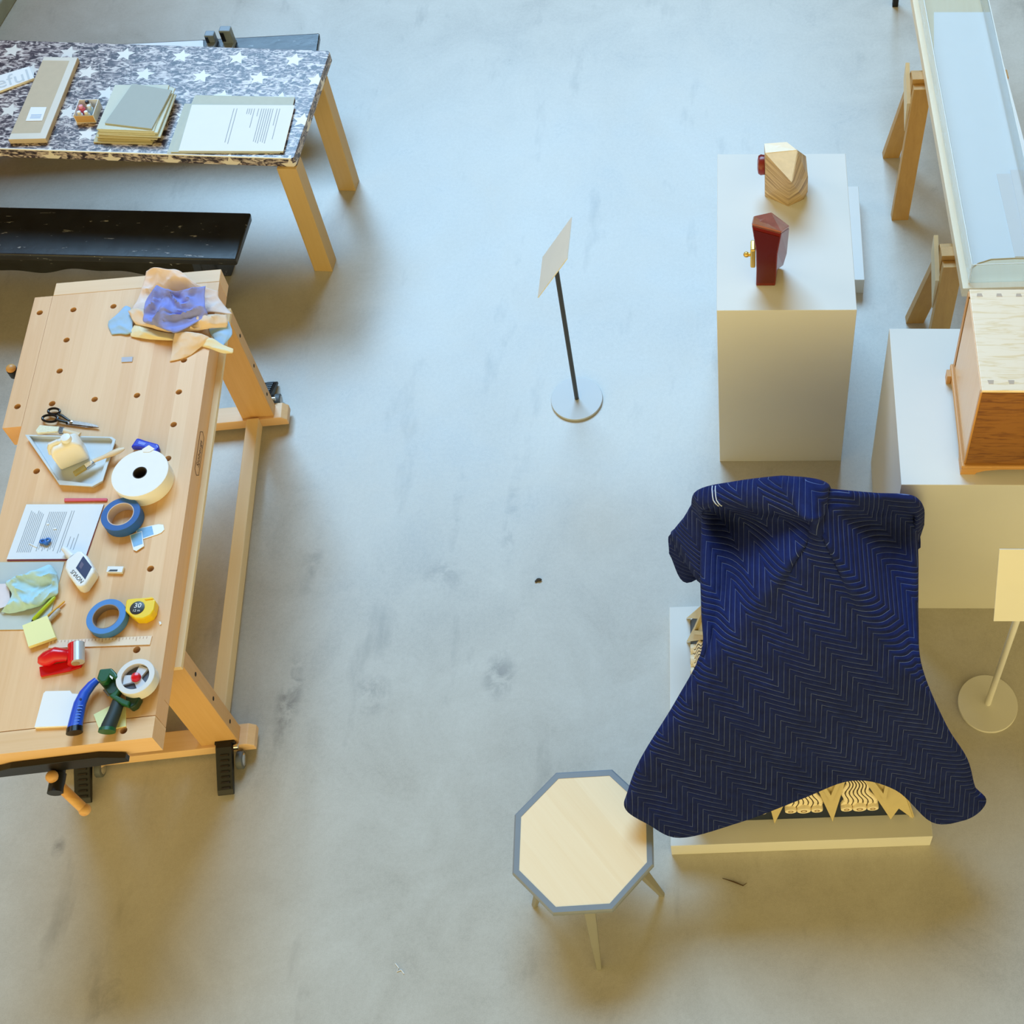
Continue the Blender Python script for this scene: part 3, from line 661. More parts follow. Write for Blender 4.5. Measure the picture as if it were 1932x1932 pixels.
def trestle(s, label):
    root = empty('trestle', TC(.18, s, 0), label, 'trestle', 'wooden trestles under the display case')
    b = B(); b.box(-.055, cw+.07, s-.028, s+.028, BZ-.16, BZ-.056, TC); build('beam', b, oak, root, bevel=.002)
    for (tb, tt) in ((-.115, -.05), (cw+.05, cw-.02)):
        for sg_ in (-1, 1):
            b = B(); f = lambda t, ss, z: TC(t, s+sg_*ss, z)
            bot = [f(tb, .205, 0), f(tb+.088, .205, 0), f(tb+.088, .25, 0), f(tb, .25, 0)]; top = [f(tt, .03, BZ-.085), f(tt+.088, .03, BZ-.085), f(tt+.088, .07, BZ-.085), f(tt, .07, BZ-.085)]
            b.prism(bot, top); build('leg', b, oak, root, bevel=.002)
    b = B(); kt = [(.10, BZ-.06), (.10, BZ-.17), (-.085, BZ-.35), (-.065, BZ-.18)]
    b.prism([TC(-.075, s+y, z) for y, z in kt], [TC(-.055, s+y, z) for y, z in kt]); build('gusset', b, endg, root, label='pale diamond shaped end block')
    return root
sf = (V((.82, 5.205, 0))-V((cb0.x, cb0.y, 0))).dot(cs); sn = (V((.86, 4.065, 0))-V((cb0.x, cb0.y, 0))).dot(cs)
trestle(sf, 'wooden trestle under the far end of the display case'); trestle(sn, 'wooden trestle under the near end of display case, behind the cabinet pedestal')

# ================================================================== MAPLE CABINET
cbx, cby, cbz, cbh, cbd, cbw = .822, 2.787, 1.009, .526, .45, .8
def curly(name, light, dark, rough, sc):
    m = mat(name, light, rough); k = NT(m); v = k.coord('Object'); mp = k.n('ShaderNodeMapping'); mp.inputs['Scale'].default_value = sc; k.l(v, mp.inputs[0])
    n = k.noise(mp.outputs[0], 1, 4, .6, .8); k.col(k.ramp(n, [(.38, dark), (.52, light), (.66, light)])); k.bump(n, .12, .004); return m
amber = curly('curly_amber', '#8f5d22', '#6f4114', .35, (9, 40, 75)); sky_sheen_c = curly('curly_sky_sheen', '#f1e0c8', '#e6cfa8', .22, (7, 70, 40))  # cabinet top is paler because the sky's reflection is put into its colour
panel_w = wood('panel_maple', '#ecc9a0', '#d9a774', 0, .3, .25, 'z', .5, .1); frame_w = wood('frame_maple', '#cf9a58', '#b27a3c', 0, .3, .4, 'y', .5, .1)
cab = empty('cabinet', (cbx+cbw/2, cby+cbd/2, cbz), 'dovetailed curly maple cabinet with bracket feet standing on the white pedestal', 'cabinet')
zt, zb_ = cbz+cbh, cbz+.045
b = B(); b.box(cbx+.006, cbx+cbw, cby+.004, cby+cbd-.004, zb_+.012, zt-.013); build('carcass', b, frame_w, cab)
b = B(); b.box(cbx, cbx+cbw, cby, cby+cbd, zt-.0125, zt); tp_ = build('top', b, sky_sheen_c, cab, bevel=.0015)
for i in range(9):
    x = cbx+.012+i*.071
    for (y0, y1, w0, w1) in ((cby+.028, cby+.044, .008, .011), (cby+cbd-.034, cby+cbd-.02, .011, .008)):
        b = B(); b.ext([V((x+.022-w0, y0, zt)), V((x+.022+w0, y0, zt)), V((x+.022+w1, y1, zt)), V((x+.022-w1, y1, zt))], (0, 0, .0006))
        build('dovetail', b, plain('end_grain_grey', '#b9a592', .5), tp_, label='greyish dovetail end')
b = B(); b.box(cbx+.003, cbx+cbw, cby-.004, cby+.0035, zb_+.012, zt-.013); build('front_panel', b, amber, cab, label='dark amber figured front')
b = B(); y0, y1, z0_, z1_ = cby+.012, cby+cbd-.012, zb_+.02, zt-.025
b.box(cbx-.004, cbx+.006, cby, cby+cbd, zb_+.012, z0_+.02); b.box(cbx-.004, cbx+.006, cby, y0, z0_+.02, zt-.013); b.box(cbx-.004, cbx+.006, y1-.012, cby+cbd, z0_+.02, zt-.013)
build('side_frame', b, frame_w, cab)
b = B(); b.box(cbx-.002, cbx+.006, y0+.001, y1-.022, z0_+.0205, zt-.0135); build('side_panel', b, panel_w, cab)
b = B(); b.box(cbx-.001, cbx+.006, y1-.021, y1-.0125, z0_+.03, zt-.0135); build('gap', b, mat('dark_gap', '#24150b', .8), cab, label='dark gap beside the side panel')
b = B(); b.box(cbx-.014, cbx+cbw, cby-.014, cby+cbd+.008, zb_-.006, zb_+.0115); build('base_moulding', b, frame_w, cab, bevel=.005, seg=3)
b = B(); pr_ = [(0, 0), (.055, 0), (.06, .012), (.09, .026), (.14, .034), (.30, .0375), (.46, .034), (.51, .026), (.54, .012), (.545, 0), (.80, 0), (.80, .0385), (0, .0385)]
b.prism([V((cbx-.012+x, cby-.012, cbz+z)) for x, z in pr_], [V((cbx-.012+x, cby+.004, cbz+z)) for x, z in pr_]); build('bracket_foot', b, frame_w, cab)
b = B(); pr_ = [(0, 0), (.05, 0), (.055, .012), (.09, .028), (.36, .028), (.39, .012), (.395, 0), (.452, 0), (.452, .0385), (0, .0385)]
b.prism([V((cbx-.012, cby+.005+y, cbz+z)) for y, z in pr_], [V((cbx+.004, cby+.005+y, cbz+z)) for y, z in pr_]); build('bracket_foot', b, frame_w, cab)
b = B(); b.box(cbx-.030, cbx-.0125, cby+cbd-.05, cby+cbd-.015, cbz, cbz+.05); build('foot_block', b, frame_w, cab, bevel=.002)

# ================================================================== CAMERA SHAPED OBJECTS ON THE PEDESTAL
PZ = 1.1185
root = empty('wooden_camera', (.17, 4.12, PZ), 'pale faceted wooden camera shaped object with red round lens', 'sculpture')
chev = mat('chevron_wood', '#b9a27c', .45); k = NT(chev); v = k.coord('Object'); sp = k.n('ShaderNodeSeparateXYZ'); k.l(v, sp.inputs[0])
dx_ = k.m('ABSOLUTE', k.m('ADD', sp.outputs[0], -.012)); f = k.m('ADD', sp.outputs[2], k.m('MULTIPLY', dx_, -.45))
cmb = k.n('ShaderNodeCombineXYZ'); k.l(k.m('MULTIPLY', f, 130), cmb.inputs[2]); k.l(k.m('MULTIPLY', sp.outputs[0], 5), cmb.inputs[0])
k.col(k.ramp(k.noise(cmb.outputs[0], 1.0, 3, .6), [(.35, '#7b6245'), (.5, '#b79c74'), (.65, '#d3bd97')]))
pts = [at(1443, 370, PZ), at(1487, 389.5, PZ), at(1516.7, 375.7, PZ), V((.25, 4.2, PZ)), V((.095, 4.2, PZ)),
       at(1442, 271.5, 1.376), at(1484.3, 268.5, 1.376), at(1504, 283.3, 1.37), at(1444, 289.2, 1.376),
       aty(1523.6, 362, 4.09), aty(1524.6, 334.4, 4.11), aty(1517, 313, 4.13), aty(1493, 343, 3.985), V((.262, 4.2, 1.24))]
b = B(); b.hull(pts); build('body', b, chev, root)
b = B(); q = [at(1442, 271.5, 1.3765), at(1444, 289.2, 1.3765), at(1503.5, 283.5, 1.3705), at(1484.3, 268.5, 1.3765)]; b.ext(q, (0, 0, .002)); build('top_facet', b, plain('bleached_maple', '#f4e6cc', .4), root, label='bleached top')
o_ = V((0, -.0012, .0008)); b = B(); b.ext([pts[8]+o_, pts[12]+o_, pts[7]+o_], (0, -.0008, 0)); b.ext([pts[12]+o_, pts[11]+o_, pts[7]+o_], (.0003, -.0008, 0)); build('upper_facet', b, plain('rippled_maple', '#e9dcc6', .4, .14, 45, .3), root, label='paler rippled upper face')
lc_ = aty(1441, 311, 4.13); lc_.x = .082
b = B(); b.lathe(lc_, [(.03, -.008), (.042, -.004), (.044, .012), (.038, .022), (.02, .026)], 32, ax=V((-1, 0, 0))); auto_smooth(build('lens', b, mat('red_lacquer', '#7d1d12', .3), root, label='round dark red lens'))
root = empty('lacquered_camera', (.09, 3.64, PZ), 'dark red lacquered camera shaped object with brass disc', 'sculpture')
redl = plain('dark_red_lacquer', '#6b1a0d', .22, .15, 30)
F_ = [(1418.4, 426), (1426.5, 476), (1427, 510), (1426.2, 540), (1462.6, 540), (1465, 510), (1466.5, 480), (1474.4, 441)]
Bk = [(1421, 412), (1427, 462), (1428, 495), (1428, 520), (1466, 522), (1478, 500), (1485, 478), (1489.5, 430)]
fp = [aty(x, y, 3.59) for x, y in F_]; bp = [aty(x, y, 3.69) for x, y in Bk]
dz = PZ - min(p.z for p in fp); fp = [p+V((0, 0, dz)) for p in fp]
zmin = min(p.z for p in bp); bp = [p+V((0, 0, max(0, PZ-p.z))) for p in bp]
b = B(); b.prism(bp, fp); build('body', b, redl, root, bevel=.004)
b = B(); fq = [p+V((0, -.0008, 0)) for p in fp]; cen = sum(fq, V())/8; fq = [cen+(p-cen)*.88 for p in fq]; b.ext(fq, (0, -.001, 0)); build('front_facet', b, mat('deep_red', '#551208', .3), root)
tq = [fp[0], fp[7], bp[7], (bp[0]+bp[7])/2+V((0, .03, .02)), bp[0]]; b = B(); b.ext([p+V((0, 0, .0005)) for p in tq], (0, 0, .012)); build('top_facet', b, plain('red_window_sheen', '#9c5a4a', .18, .5, 18), root, bevel=.004, label='mottled red top, paled by a painted window reflection')  # paler red top: the window's pink reflection is painted into the colour
g = aty(1421, 484, 3.61); g.x = fp[1].x-.002
b = B(); b.box(g.x-.020, g.x, 3.595, 3.65, g.z-.055, g.z+.055); build('brass_plate', b, mat('brass', '#d8b662', .3, .7), root, bevel=.006)
b = B(); b.tube([V((g.x-.02, 3.62, g.z)), V((g.x-.032, 3.62, g.z))], .008, 12); b.ball((g.x-.036, 3.62, g.z), .012); auto_smooth(build('brass_knob', b, MAT['brass'], root))

# ================================================================== CARVED BASE UNDER THE BLANKET
base = empty('carved_base', TP(.4975, .5, .1025), 'carved square wooden base with zigzag points and scroll ends under the blanket', 'sculpture')
A0, A1, E0, E1, ZB = .075, .923, .075, .93, .1025
TAP = .27
def frus(i, z0, z1):
    q = lambda z: [TP(A0+i+TAP*(z-ZB), E0+i+TAP*(z-ZB), z), TP(A1-i-TAP*(z-ZB), E0+i+TAP*(z-ZB), z), TP(A1-i-TAP*(z-ZB), E1-i-TAP*(z-ZB), z), TP(A0+i+TAP*(z-ZB), E1-i-TAP*(z-ZB), z)]
    b = B(); b.prism(q(z0), q(z1)); return b
build('body', frus(.011, ZB, .50), navy_paint, base)
b = B(); b.box(.19, .80, .40, .80, .5005, .78, TP); build('upper_block', b, navy_paint, base)
tan = plain('tan_lacquer', '#ccbb8c', .45, .08, 25); cream = plain('cream_lacquer', '#f4e6c6', .45, .06, 30); groove_shade = mat('groove_shade', '#3a2c18', .7)
def side(fn0, W):
    fn = lambda x, z, o: fn0(W/2+(x-W/2)*(1-2*TAP*(z-ZB)/W), z, o-TAP*(z-ZB))
    tips = sorted([W-.085-.2215*i for i in range(4)])
    mids = [(tips[i]+tips[i+1])/2 for i in range(3)]
    low = [(0, ZB+.001), (tips[0]/2, .30)]
    for i in range(4):
        low.append((tips[i], ZB+.001))
        if i < 3: low.append((mids[i], .465))
    low += [(W-.042, .17), (W, ZB+.001)]
    def pr(pl, o0, o1): b = B(); b.prism([fn(x, z, o0) for x, z in pl], [fn(x, z, o1) for x, z in pl]); return b
    build('zigzag_band', pr(low+[(W, .50), (0, .50)], -.012, .006), tan, base)
    for t in tips:
        w1 = min(.088, t-.004, W-t-.004)
        build('chevron', pr([(t-w1, .45), (t, .235), (t+w1, .45), (t+w1, .49), (t, .285), (t-w1, .49)], .0062, .019), tan, base)
    for mx in mids:
        b = B(); g2 = B()
        for j in range(7):
            f = lambda j_, o: [fn(mx + (j_-3)*.0205*(1-.75*max(0, (z-.20)/.25)) + .0085*sin((z-.19)*66), z, o) for z in [.185+.25*s/26 for s in range(27)]]
            b.tube(f(j, -.010), [.0118*(1-.6*s/26) for s in range(27)], 8)
            if j < 6: g2.tube(f(j+.5, -.0025), .0021, 6)
        auto_smooth(build('wavy_fringe', b, cream, base)); build('groove_shade_line', g2, groove_shade, base)  # thin dark tubes paint in the shade between the fringe strands
        ax_ = (fn0(0, 0, 1)-fn0(0, 0, 0)).normalized()
        for o, rd in ((-.052, .0225), (0, .027), (.052, .0225)):
            d_ = B(); c = fn(mx+o, .178, -.022); d_.lathe(c, [(rd, 0), (rd, .026), (rd*.94, .030), (rd*.3, .0305)], 28, ax=ax_); sc_ = auto_smooth(build('scroll_end', d_, cream, base))
            r_ = B(); r_.lathe(c, [(rd*.30, .0295), (rd*.44, .0295), (rd*.44, .0315), (rd*.30, .0315)], 20, closed=True, ax=ax_); build('scroll_eye', r_, mat('ochre_line', '#8c6a2c', .6), sc_)
side(lambda x, z, o: TP(A0+x, E0-o, z), A1-A0)
side(lambda x, z, o: TP(A0-o, E1-x, z), E1-E0)
side(lambda x, z, o: TP(A1+o, E0+x, z), E1-E0)

# ================================================================== QUILTED BLANKET
def quilt_material():
    m = mat('quilted_blue', '#1b2a55', .85); k = NT(m); tc = k.n('ShaderNodeTexCoord'); mp = k.n('ShaderNodeMapping'); k.l(tc.outputs['UV'], mp.inputs[0])
    mp.inputs['Rotation'].default_value = (0, 0, radians(-38))
    sp = k.n('ShaderNodeSeparateXYZ'); k.l(mp.outputs[0], sp.inputs[0]); p, q = sp.outputs[0], sp.outputs[1]
    tri = k.m('PINGPONG', p, .085); s = k.m('ADD', q, k.m('MULTIPLY', tri, 1.25))
    d = k.m('PINGPONG', s, .0165)
    line = k.m('LESS_THAN', d, .0012)
    br = k.noise(mp.outputs[0], 9, 2, .5); line = k.m('MULTIPLY', line, k.m('MULTIPLY_ADD', br, 1.4, -.1, True))
    n = k.noise(mp.outputs[0], 30, 4, .6)
    c = k.mix(n, '#0f143a', '#1d2c68'); c = k.mix(k.m('MULTIPLY', line, .8), c, '#8495c4'); k.col(c)
    h = k.m('ADD', k.m('SQRT', k.m('DIVIDE', d, .0165)), k.m('MULTIPLY', n, .25)); k.bump(h, .8, .006)
    k.b.inputs['Specular IOR Level'].default_value = .15
    return m
P = at
def W_(x, y, z): return V((x, y, z))
def mid5(a, c, e):
    o = []
    for t in (1/6, 2/6, 3/6, 4/6, 5/6):
        o.append(a*(2*(t-.5)*(t-1)) + c*(-4*t*(t-1)) + e*(2*t*(t-.5)))
    return o
def row(left, l2, l3, l4, cen, r6, r7, r8, right, ds=None):
    return left + [l2, l3, l4] + (ds or mid5(l4, cen, r6)) + [r6, r7, r8] + right
def hang(c2, sgn=1): return [c2+V((.035*sgn, .02, -.34)), c2+V((.012*sgn, .0, -.17))]
rows = []
rows.append(row([P(1262, 1044, .42), P(1296, 1100, .34)], W_(-.06, 2.70, .5), W_(.03, 2.72, .5), W_(.12, 2.73, .5), W_(.26, 2.73, .5), W_(.42, 2.73, .5), W_(.53, 2.72, .5), W_(.60, 2.66, .5), [P(1731, 1032, .70), P(1726, 1045, .68)]))
rows.append(row([P(1266, 1012, .52), P(1300, 968, .76)], P(1321, 932, .97), P(1390, 916, 1.07), P(1462, 905, 1.20), P(1540, 910, 1.23), P(1566, 930, 1.15), P(1650, 939, 1.07), P(1716, 945, 1.01), [P(1740, 958, .93), P(1741, 988, .80)]))
c2 = P(1326, 955, 1.03)
rows.append(row([W_(-.15, 2.50, .66), P(1326, 985, .86)], c2, P(1392, 950, 1.13), P(1495, 960, 1.27), P(1534, 974, 1.335), P(1562, 955, 1.22), P(1645, 955, 1.10), P(1722, 960, 1.02), [P(1727, 1000, .90), P(1722, 1035, .78)]))
c2 = P(1330, 969, .955)
rows.append(row(hang(c2), c2, P(1392, 979, .94), P(1530, 987, 1.26), P(1540, 990, 1.30), P(1552, 988, 1.265), P(1640, 986, 1.01), P(1724, 985, .925), hang(P(1724, 985, .925), -1)[::-1]))
c2 = P(1328, 1060, .925); c8 = P(1727, 1060, .885)
rows.append(row(hang(c2), c2, P(1392, 1068, .945), P(1462, 1080, 1.15), P(1540, 1092, 1.175), P(1604, 1080, 1.165), P(1668, 1062, .95), c8, hang(c8, -1)[::-1]))
c2 = P(1328, 1150, .89); c8 = P(1729, 1170, .875)
rows.append(row(hang(c2), c2, P(1360, 1158, .905), P(1396, 1175, .985), P(1540, 1205, 1.03), P(1672, 1192, 1.015), P(1703, 1180, .915), c8, hang(c8, -1)[::-1]))
c2 = P(1327, 1232, .845); c8 = P(1735, 1262, .845)
rows.append(row(hang(c2), c2, P(1330, 1244, .855), P(1338, 1264, .862), P(1540, 1315, .86), P(1726, 1292, .885), P(1736, 1280, .865), c8, hang(c8, -1)[::-1]))
c2 = P(1280, 1325, .70); c8 = P(1778, 1368, .68)
rows.append(row([c2+V((.10, .10, -.22)), c2+V((.05, .04, -.10))], c2, P(1279, 1334, .725), P(1292, 1362, .72), P(1530, 1400, .70), P(1768, 1390, .68), P(1781, 1376, .69), c8, [c8+V((-.05, .04, -.10)), c8+V((-.10, .10, -.22))]))
c2 = P(1217, 1432, .54); c8 = P(1820, 1440, .50)
rows.append(row([c2+V((.15, .14, -.16)), c2+V((.07, .06, -.09))], c2, P(1212, 1446, .57), P(1250, 1480, .52), P(1520, 1440, .60), P(1800, 1465, .50), P(1824, 1450, .51), c8, [c8+V((-.06, .05, -.10)), c8+V((-.13, .12, -.2))]))
c2 = P(1190, 1498, .44); c8 = P(1856, 1506, .36)
rows.append(row([c2+V((.17, .15, -.08)), c2+V((.07, .06, -.04))], c2, P(1183, 1527, .44), P(1222, 1553, .41), None, P(1757, 1549, .36), P(1815, 1546, .33), P(1849, 1527, .34), [c8, c8+V((-.08, .10, -.08))],
    [P(1283, 1578, .36), P(1395, 1550, .42), P(1505, 1508, .49), P(1606, 1470, .52), P(1690, 1488, .46)]))
def crease(p, u, v):
    n = noise.noise(V((p.x*4.2, p.y*4.2, p.z*4.2)))*.010 + noise.noise(V((p.x*11, p.y*11, p.z*11+5)))*.0045
    return V((0, -n*.5, n))
b = B(); b.net(rows, 7, crease, lambda p, u, v: (p.x*1.1, .85*(p.y + p.z)))
auto_smooth(build('quilted_blanket', b, quilt_material(), None, 'dark blue quilted moving blanket draped over the carved base', 'blanket', solid=.008, off=1), 180)
blanket = bpy.data.objects['quilted_blanket']

# the white edged binding tape lying over the left end of the roll
from mathutils.bvhtree import BVHTree
dg_ = bpy.context.evaluated_depsgraph_get(); dg_.update()
bv = BVHTree.FromObject(blanket, dg_); BO_ = V(blanket.location)
def on_blanket(px, py, up=.003):
    d = ray(px, py).normalized(); h = bv.ray_cast(CAM-BO_, d)
    return (h[0]+BO_-d*up) if h[0] else None
for nm, xs, rad, mm in (('binding_stitch', ((1344, 0), (1350, 0)), .0022, mat('white_stitch', '#c9d2e2', .7)),):
    for x, _ in xs:
        pts_ = [on_blanket(x + dx_, y) for dx_, y in ((0, 917), (-.5, 923), (0, 930), (.5, 937), (2, 944), (6, 950), (12, 955))]
        pts_ = [p for p in pts_ if p]
        if len(pts_) > 2: b = B(); b.tube(pts_, rad, 6); build(nm, b, mm, blanket)
# ================================================================== THINGS ON THE WORKBENCH
Z = WZ
def slab(name, pts, top, h, m, label, cat, parent=None, group=None, bevel=0):
    b = B(); b.pxslab(pts, top, h); return build(name, b, m, parent, label, cat, group, bevel=bevel)
# heap of leather and cloth
def cloth(name, rows_, m, label, cat, amp=.006, seed=0, sub=9, th=.0022, group=None):
    R = [[at(x, y, Z+dz_) for x, y, dz_ in r] for r in rows_]
    def fn(p, u, v):
        q = V((p.x*11+seed, p.y*11, seed)); wq = q + V((noise.noise(q*.7+V((9, 0, 0))), noise.noise(q*.7+V((0, 7, 0))), 0))*.8
        r = 1-min(1, abs(noise.noise(wq))*2.6); r2 = 1-min(1, abs(noise.noise(wq*2.3+V((3, 1, 0))))*2.6)
        e = min(1, 5*min(u, 1-u, v, 1-v)+.25); return V((0, 0, 1))*amp*e*(1.5*r*r + .45*r2*r2)
    b = B(); b.net(R, sub, fn); return auto_smooth(build(name, b, m, None, label, cat, group, solid=th), 60)
tanl = plain('pink_tan_leather', '#f0d9cd', .7, .06, 26, .2); tanl2 = plain('tan_leather', '#ead0b6', .7, .06, 26, .2); crl = plain('cream_leather', '#ece0bd', .7, .05, 26, .2)
purp = plain('violet_cloth', '#8b93d8', .75, .16, 18, .15); lblue = plain('pale_blue_leather', '#a3c6ea', .7, .06, 24, .25)
G = 'leather and cloth scraps heaped on the workbench'
cloth('leather_scrap', [[(205, 606, .012), (222, 592, .016), (236, 578, .02), (246, 580, .02)], [(204, 616, .004), (226, 608, .012), (240, 604, .018), (250, 602, .018)], [(211, 632, .003), (226, 630, .006), (238, 631, .008), (250, 628, .010)]], lblue, 'pale blue leather scrap at left side of the scrap heap', 'scrap', .004, 1, group=G)
cloth('leather_scrap', [[(392, 610, .012), (412, 606, .014), (430, 606, .012), (438, 622, .004)], [(396, 628, .010), (410, 626, .012), (424, 628, .010), (437, 634, .002)], [(404, 640, .004), (410, 650, .004), (418, 656, .002), (424, 650, .002)]], lblue, 'pale blue leather scrap hanging from right side of the scrap heap', 'scrap', .004, 2, group=G)
cloth('leather_scrap', [[(276, 512, .05), (290, 505, .085), (315, 508, .095), (340, 512, .095), (370, 535, .07), (412, 550, .03)], [(272, 530, .03), (292, 522, .05), (315, 530, .06), (345, 536, .06), (378, 552, .05), (413, 562, .025)], [(262, 560, .012), (278, 550, .014), (310, 555, .014), (350, 560, .016), (392, 572, .03), (425, 578, .012)], [(246, 590, .012), (270, 588, .018), (310, 590, .02), (350, 592, .02), (396, 590, .035), (438, 592, .02)]], tanl, 'large pinkish tan leather piece arching over back of scrap heap', 'scrap', .012, 3, group=G)
cloth('leather_scrap', [[(242, 588, .03), (256, 582, .04), (300, 590, .03), (350, 600, .035), (395, 594, .05), (428, 594, .035)], [(250, 604, .03), (268, 604, .03), (300, 612, .025), (350, 614, .03), (390, 612, .045), (430, 608, .03)], [(256, 612, .022), (280, 618, .026), (310, 626, .022), (350, 628, .022), (386, 622, .03), (428, 618, .012)]], tanl2, 'tan leather piece across the front of the scrap heap', 'scrap', .013, 5, group=G)
cloth('leather_scrap', [[(248, 622, .014), (258, 612, .018), (290, 622, .02), (320, 628, .016), (340, 626, .014)], [(246, 632, .008), (262, 624, .022), (290, 634, .026), (320, 640, .022), (340, 640, .016)], [(247, 635, .006), (270, 639, .010), (300, 642, .010), (322, 643, .010), (338, 642, .008)]], crl, 'cream leather strip along front left of the scrap heap', 'scrap', .004, 7, group=G)
cloth('leather_scrap', [[(330, 628, .04), (350, 626, .045), (380, 630, .035), (402, 640, .016)], [(326, 645, .022), (345, 645, .028), (370, 648, .022), (386, 650, .010)], [(324, 664, .012), (338, 662, .016), (356, 662, .012), (370, 662, .006)], [(320, 682, .004), (330, 680, .005), (346, 676, .004), (360, 670, .003)]], tanl2, 'tan leather flap hanging toward the viewer from scrap heap', 'scrap', .004, 9, group=G)
cloth('leather_scrap', [[(384, 642, .018), (400, 638, .022), (420, 650, .014), (440, 658, .010)], [(380, 650, .010), (398, 652, .016), (418, 660, .010), (440, 664, .006)], [(378, 653, .004), (396, 658, .006), (418, 666, .004), (438, 667, .003)]], crl, 'narrow cream leather strip pointing right off the workbench edge', 'scrap', .003, 11, group=G)
cloth('violet_cloth', [[(296, 540, 0.089), (312, 545, 0.094), (333, 550, 0.089), (360, 545, 0.094), (388, 540, 0.094)], [(276, 566, 0.074), (296, 570, 0.064), (322, 562, 0.069), (352, 562, 0.064), (386, 560, 0.084)], [(272, 590, 0.064), (292, 592, 0.059), (312, 586, 0.074), (345, 588, 0.064), (388, 582, 0.079)], [(270, 606, 0.059), (288, 606, 0.069), (310, 602, 0.074), (340, 600, 0.049), (392, 592, 0.069)], [(280, 611, 0.054), (300, 618, 0.064), (322, 628, 0.059), (338, 626, 0.054), (388, 598, 0.059)]], purp, 'crumpled violet blue cloth in middle of the scrap heap', 'cloth', .020, 13)
slab('grey_slip', [(229.5, 674), (250.5, 673), (249, 682), (229, 683)], Z+.004, .0035, plain('lilac_card', '#b6b9c9', .6), 'small grey slip lying alone on the workbench below the scraps', 'card')
# scissors
root = empty('scissors', at(130, 795, Z), 'black handled scissors lying open side up on the workbench', 'scissors')
hb = mat('black_plastic', '#0d0d10', .25); blade = mat('scissor_steel', '#a8978c', .22, .9)
for (ex, ey, rx, ry, x2, y2, x3, y3) in ((101.9, 776, 11, 5.5, 113, 782, 131, 794), (94.5, 789.5, 14.5, 6.5, 108, 791, 127, 797)):
    b = B(); b.loop([at(ex+rx*cos(t*pi/14), ey+ry*sin(t*pi/14), Z+.014) for t in range(28)], .0048, 8); b.tube([at(x2-3, y2, Z+.014), at(x2+4, y2+2.5, Z+.014), at(x3, y3, Z+.012)], [.005, .006, .0045], 10); auto_smooth(build('handle', b, hb, root))
b = B(); b.pxslab([(126, 793.5), (137, 793), (165, 797.5), (182.6, 802), (186, 806), (165, 803.5), (128, 799)], Z+.013, .003); build('blade', b, blade, root)
b = B(); b.pxslab([(124, 796), (136, 798), (186, 806.3), (165, 806.5), (124, 801)], Z+.0085, .003); build('blade', b, blade, root)
b = B(); b.lathe(at(134, 796.5, Z+.013), [(.006, 0), (.006, .003), (.003, .004)], 16); auto_smooth(build('pivot', b, chrome, root))
# paint brushes
hw = wood('brush_handle', '#ead2b0', '#d8b58a', 0, .05, .4, 'x', .5, .1)
def brush(pts, z, label, brc):
    root = empty('paint_brush', at(*pts['f'][0], z), label, 'brush', 'paint brushes on the workbench')
    b = B(); b.pxslab(pts['br'], z+.013, .011); build('bristles', b, plain('bristle_'+brc[1:], brc, .85, .25, 160, .4), root, bevel=.003)
    b = B(); b.pxslab(pts['f'], z+.0145, .014); build('ferrule', b, chrome, root, bevel=.002)
    b = B(); q = [at(x, y, z+.009) for x, y, r in pts['h']]; b.tube(q, [r for x, y, r in pts['h']], 14, .55); auto_smooth(build('handle', b, hw, root))
    if 'o' in pts:
        o = at(*pts['o'], z+.0145); b = B(); b.lathe(o, [(.0028, 0), (.0028, .001)], 12); build('hang_hole', b, mat('dark_hole', '#1a1009', .8), root)
TRZ = Z+.006
brush({'br': [(136.5, 889.5), (158, 876), (163, 883.5), (140.5, 897)], 'f': [(158, 876), (173, 867), (178.5, 873), (163, 883.5)], 'h': [(172, 873, .011), (180, 868.5, .0085), (196, 862, .009), (212, 855.5, .0135), (226, 849.5, .013), (235, 846, .006)], 'o': (221.5, 850.5)}, TRZ+.02, 'chip brush with tan bristles lying across the plastic tray', '#a58e4a')
brush({'br': [(66.5, 812.5), (74.5, 801.5), (112, 804.5), (109, 814), (70, 817)], 'f': [(112, 804.5), (121, 805.5), (117.5, 816), (109, 815.5)], 'h': [(117, 811, .010), (130, 815, .009), (150, 821, .012)]}, Z+.02, 'brush with cream bristles behind the white jug', '#f0ead0')
# plastic tray with raised rim
pla = plain('white_plastic', '#e9eaeb', .35, .02, 12); trp = plain('frosted_plastic', '#ccd3d8', .3, .03, 10)
OUT = [(46.6, 820), (211, 824), (218.6, 829), (194, 907), (174, 918), (112.4, 915)]
INN = [(58, 823.5), (205, 827), (210, 831), (186, 902), (172, 911), (108, 902)]
root = empty('plastic_tray', at(140, 865, Z), 'frosted plastic scoop tray under the white jug', 'tray')
o_ = [at(x, y, Z+.024) for x, y in OUT]; i_ = [at(x, y, Z+.024) for x, y in INN]; fl_ = [p-V((0, 0, .019)) for p in i_]
b = B(); b.prism([p-V((0, 0, .0035)) for p in fl_], fl_); build('floor', b, trp, root)
b = B(); n = 6; a_ = [b.bm.verts.new(p-V((0, 0, .0225))) for p in [q*.5+r*.5 for q, r in zip(o_, i_)]]; ov = [b.bm.verts.new(p) for p in o_]; iv = [b.bm.verts.new(o*.25+p*.75) for o, p in zip(o_, i_)]; fv = [b.bm.verts.new(p-V((0, 0, .003))) for p in fl_]
fs = []
for i in range(n):
    j = (i+1) % n
    for r1, r2 in ((a_, ov), (ov, iv), (iv, fv), (fv, a_)): fs.append(b.bm.faces.new((r1[i], r1[j], r2[j], r2[i])))
bmesh.ops.recalc_face_normals(b.bm, faces=fs); build('rim', b, trp, root, bevel=.002)
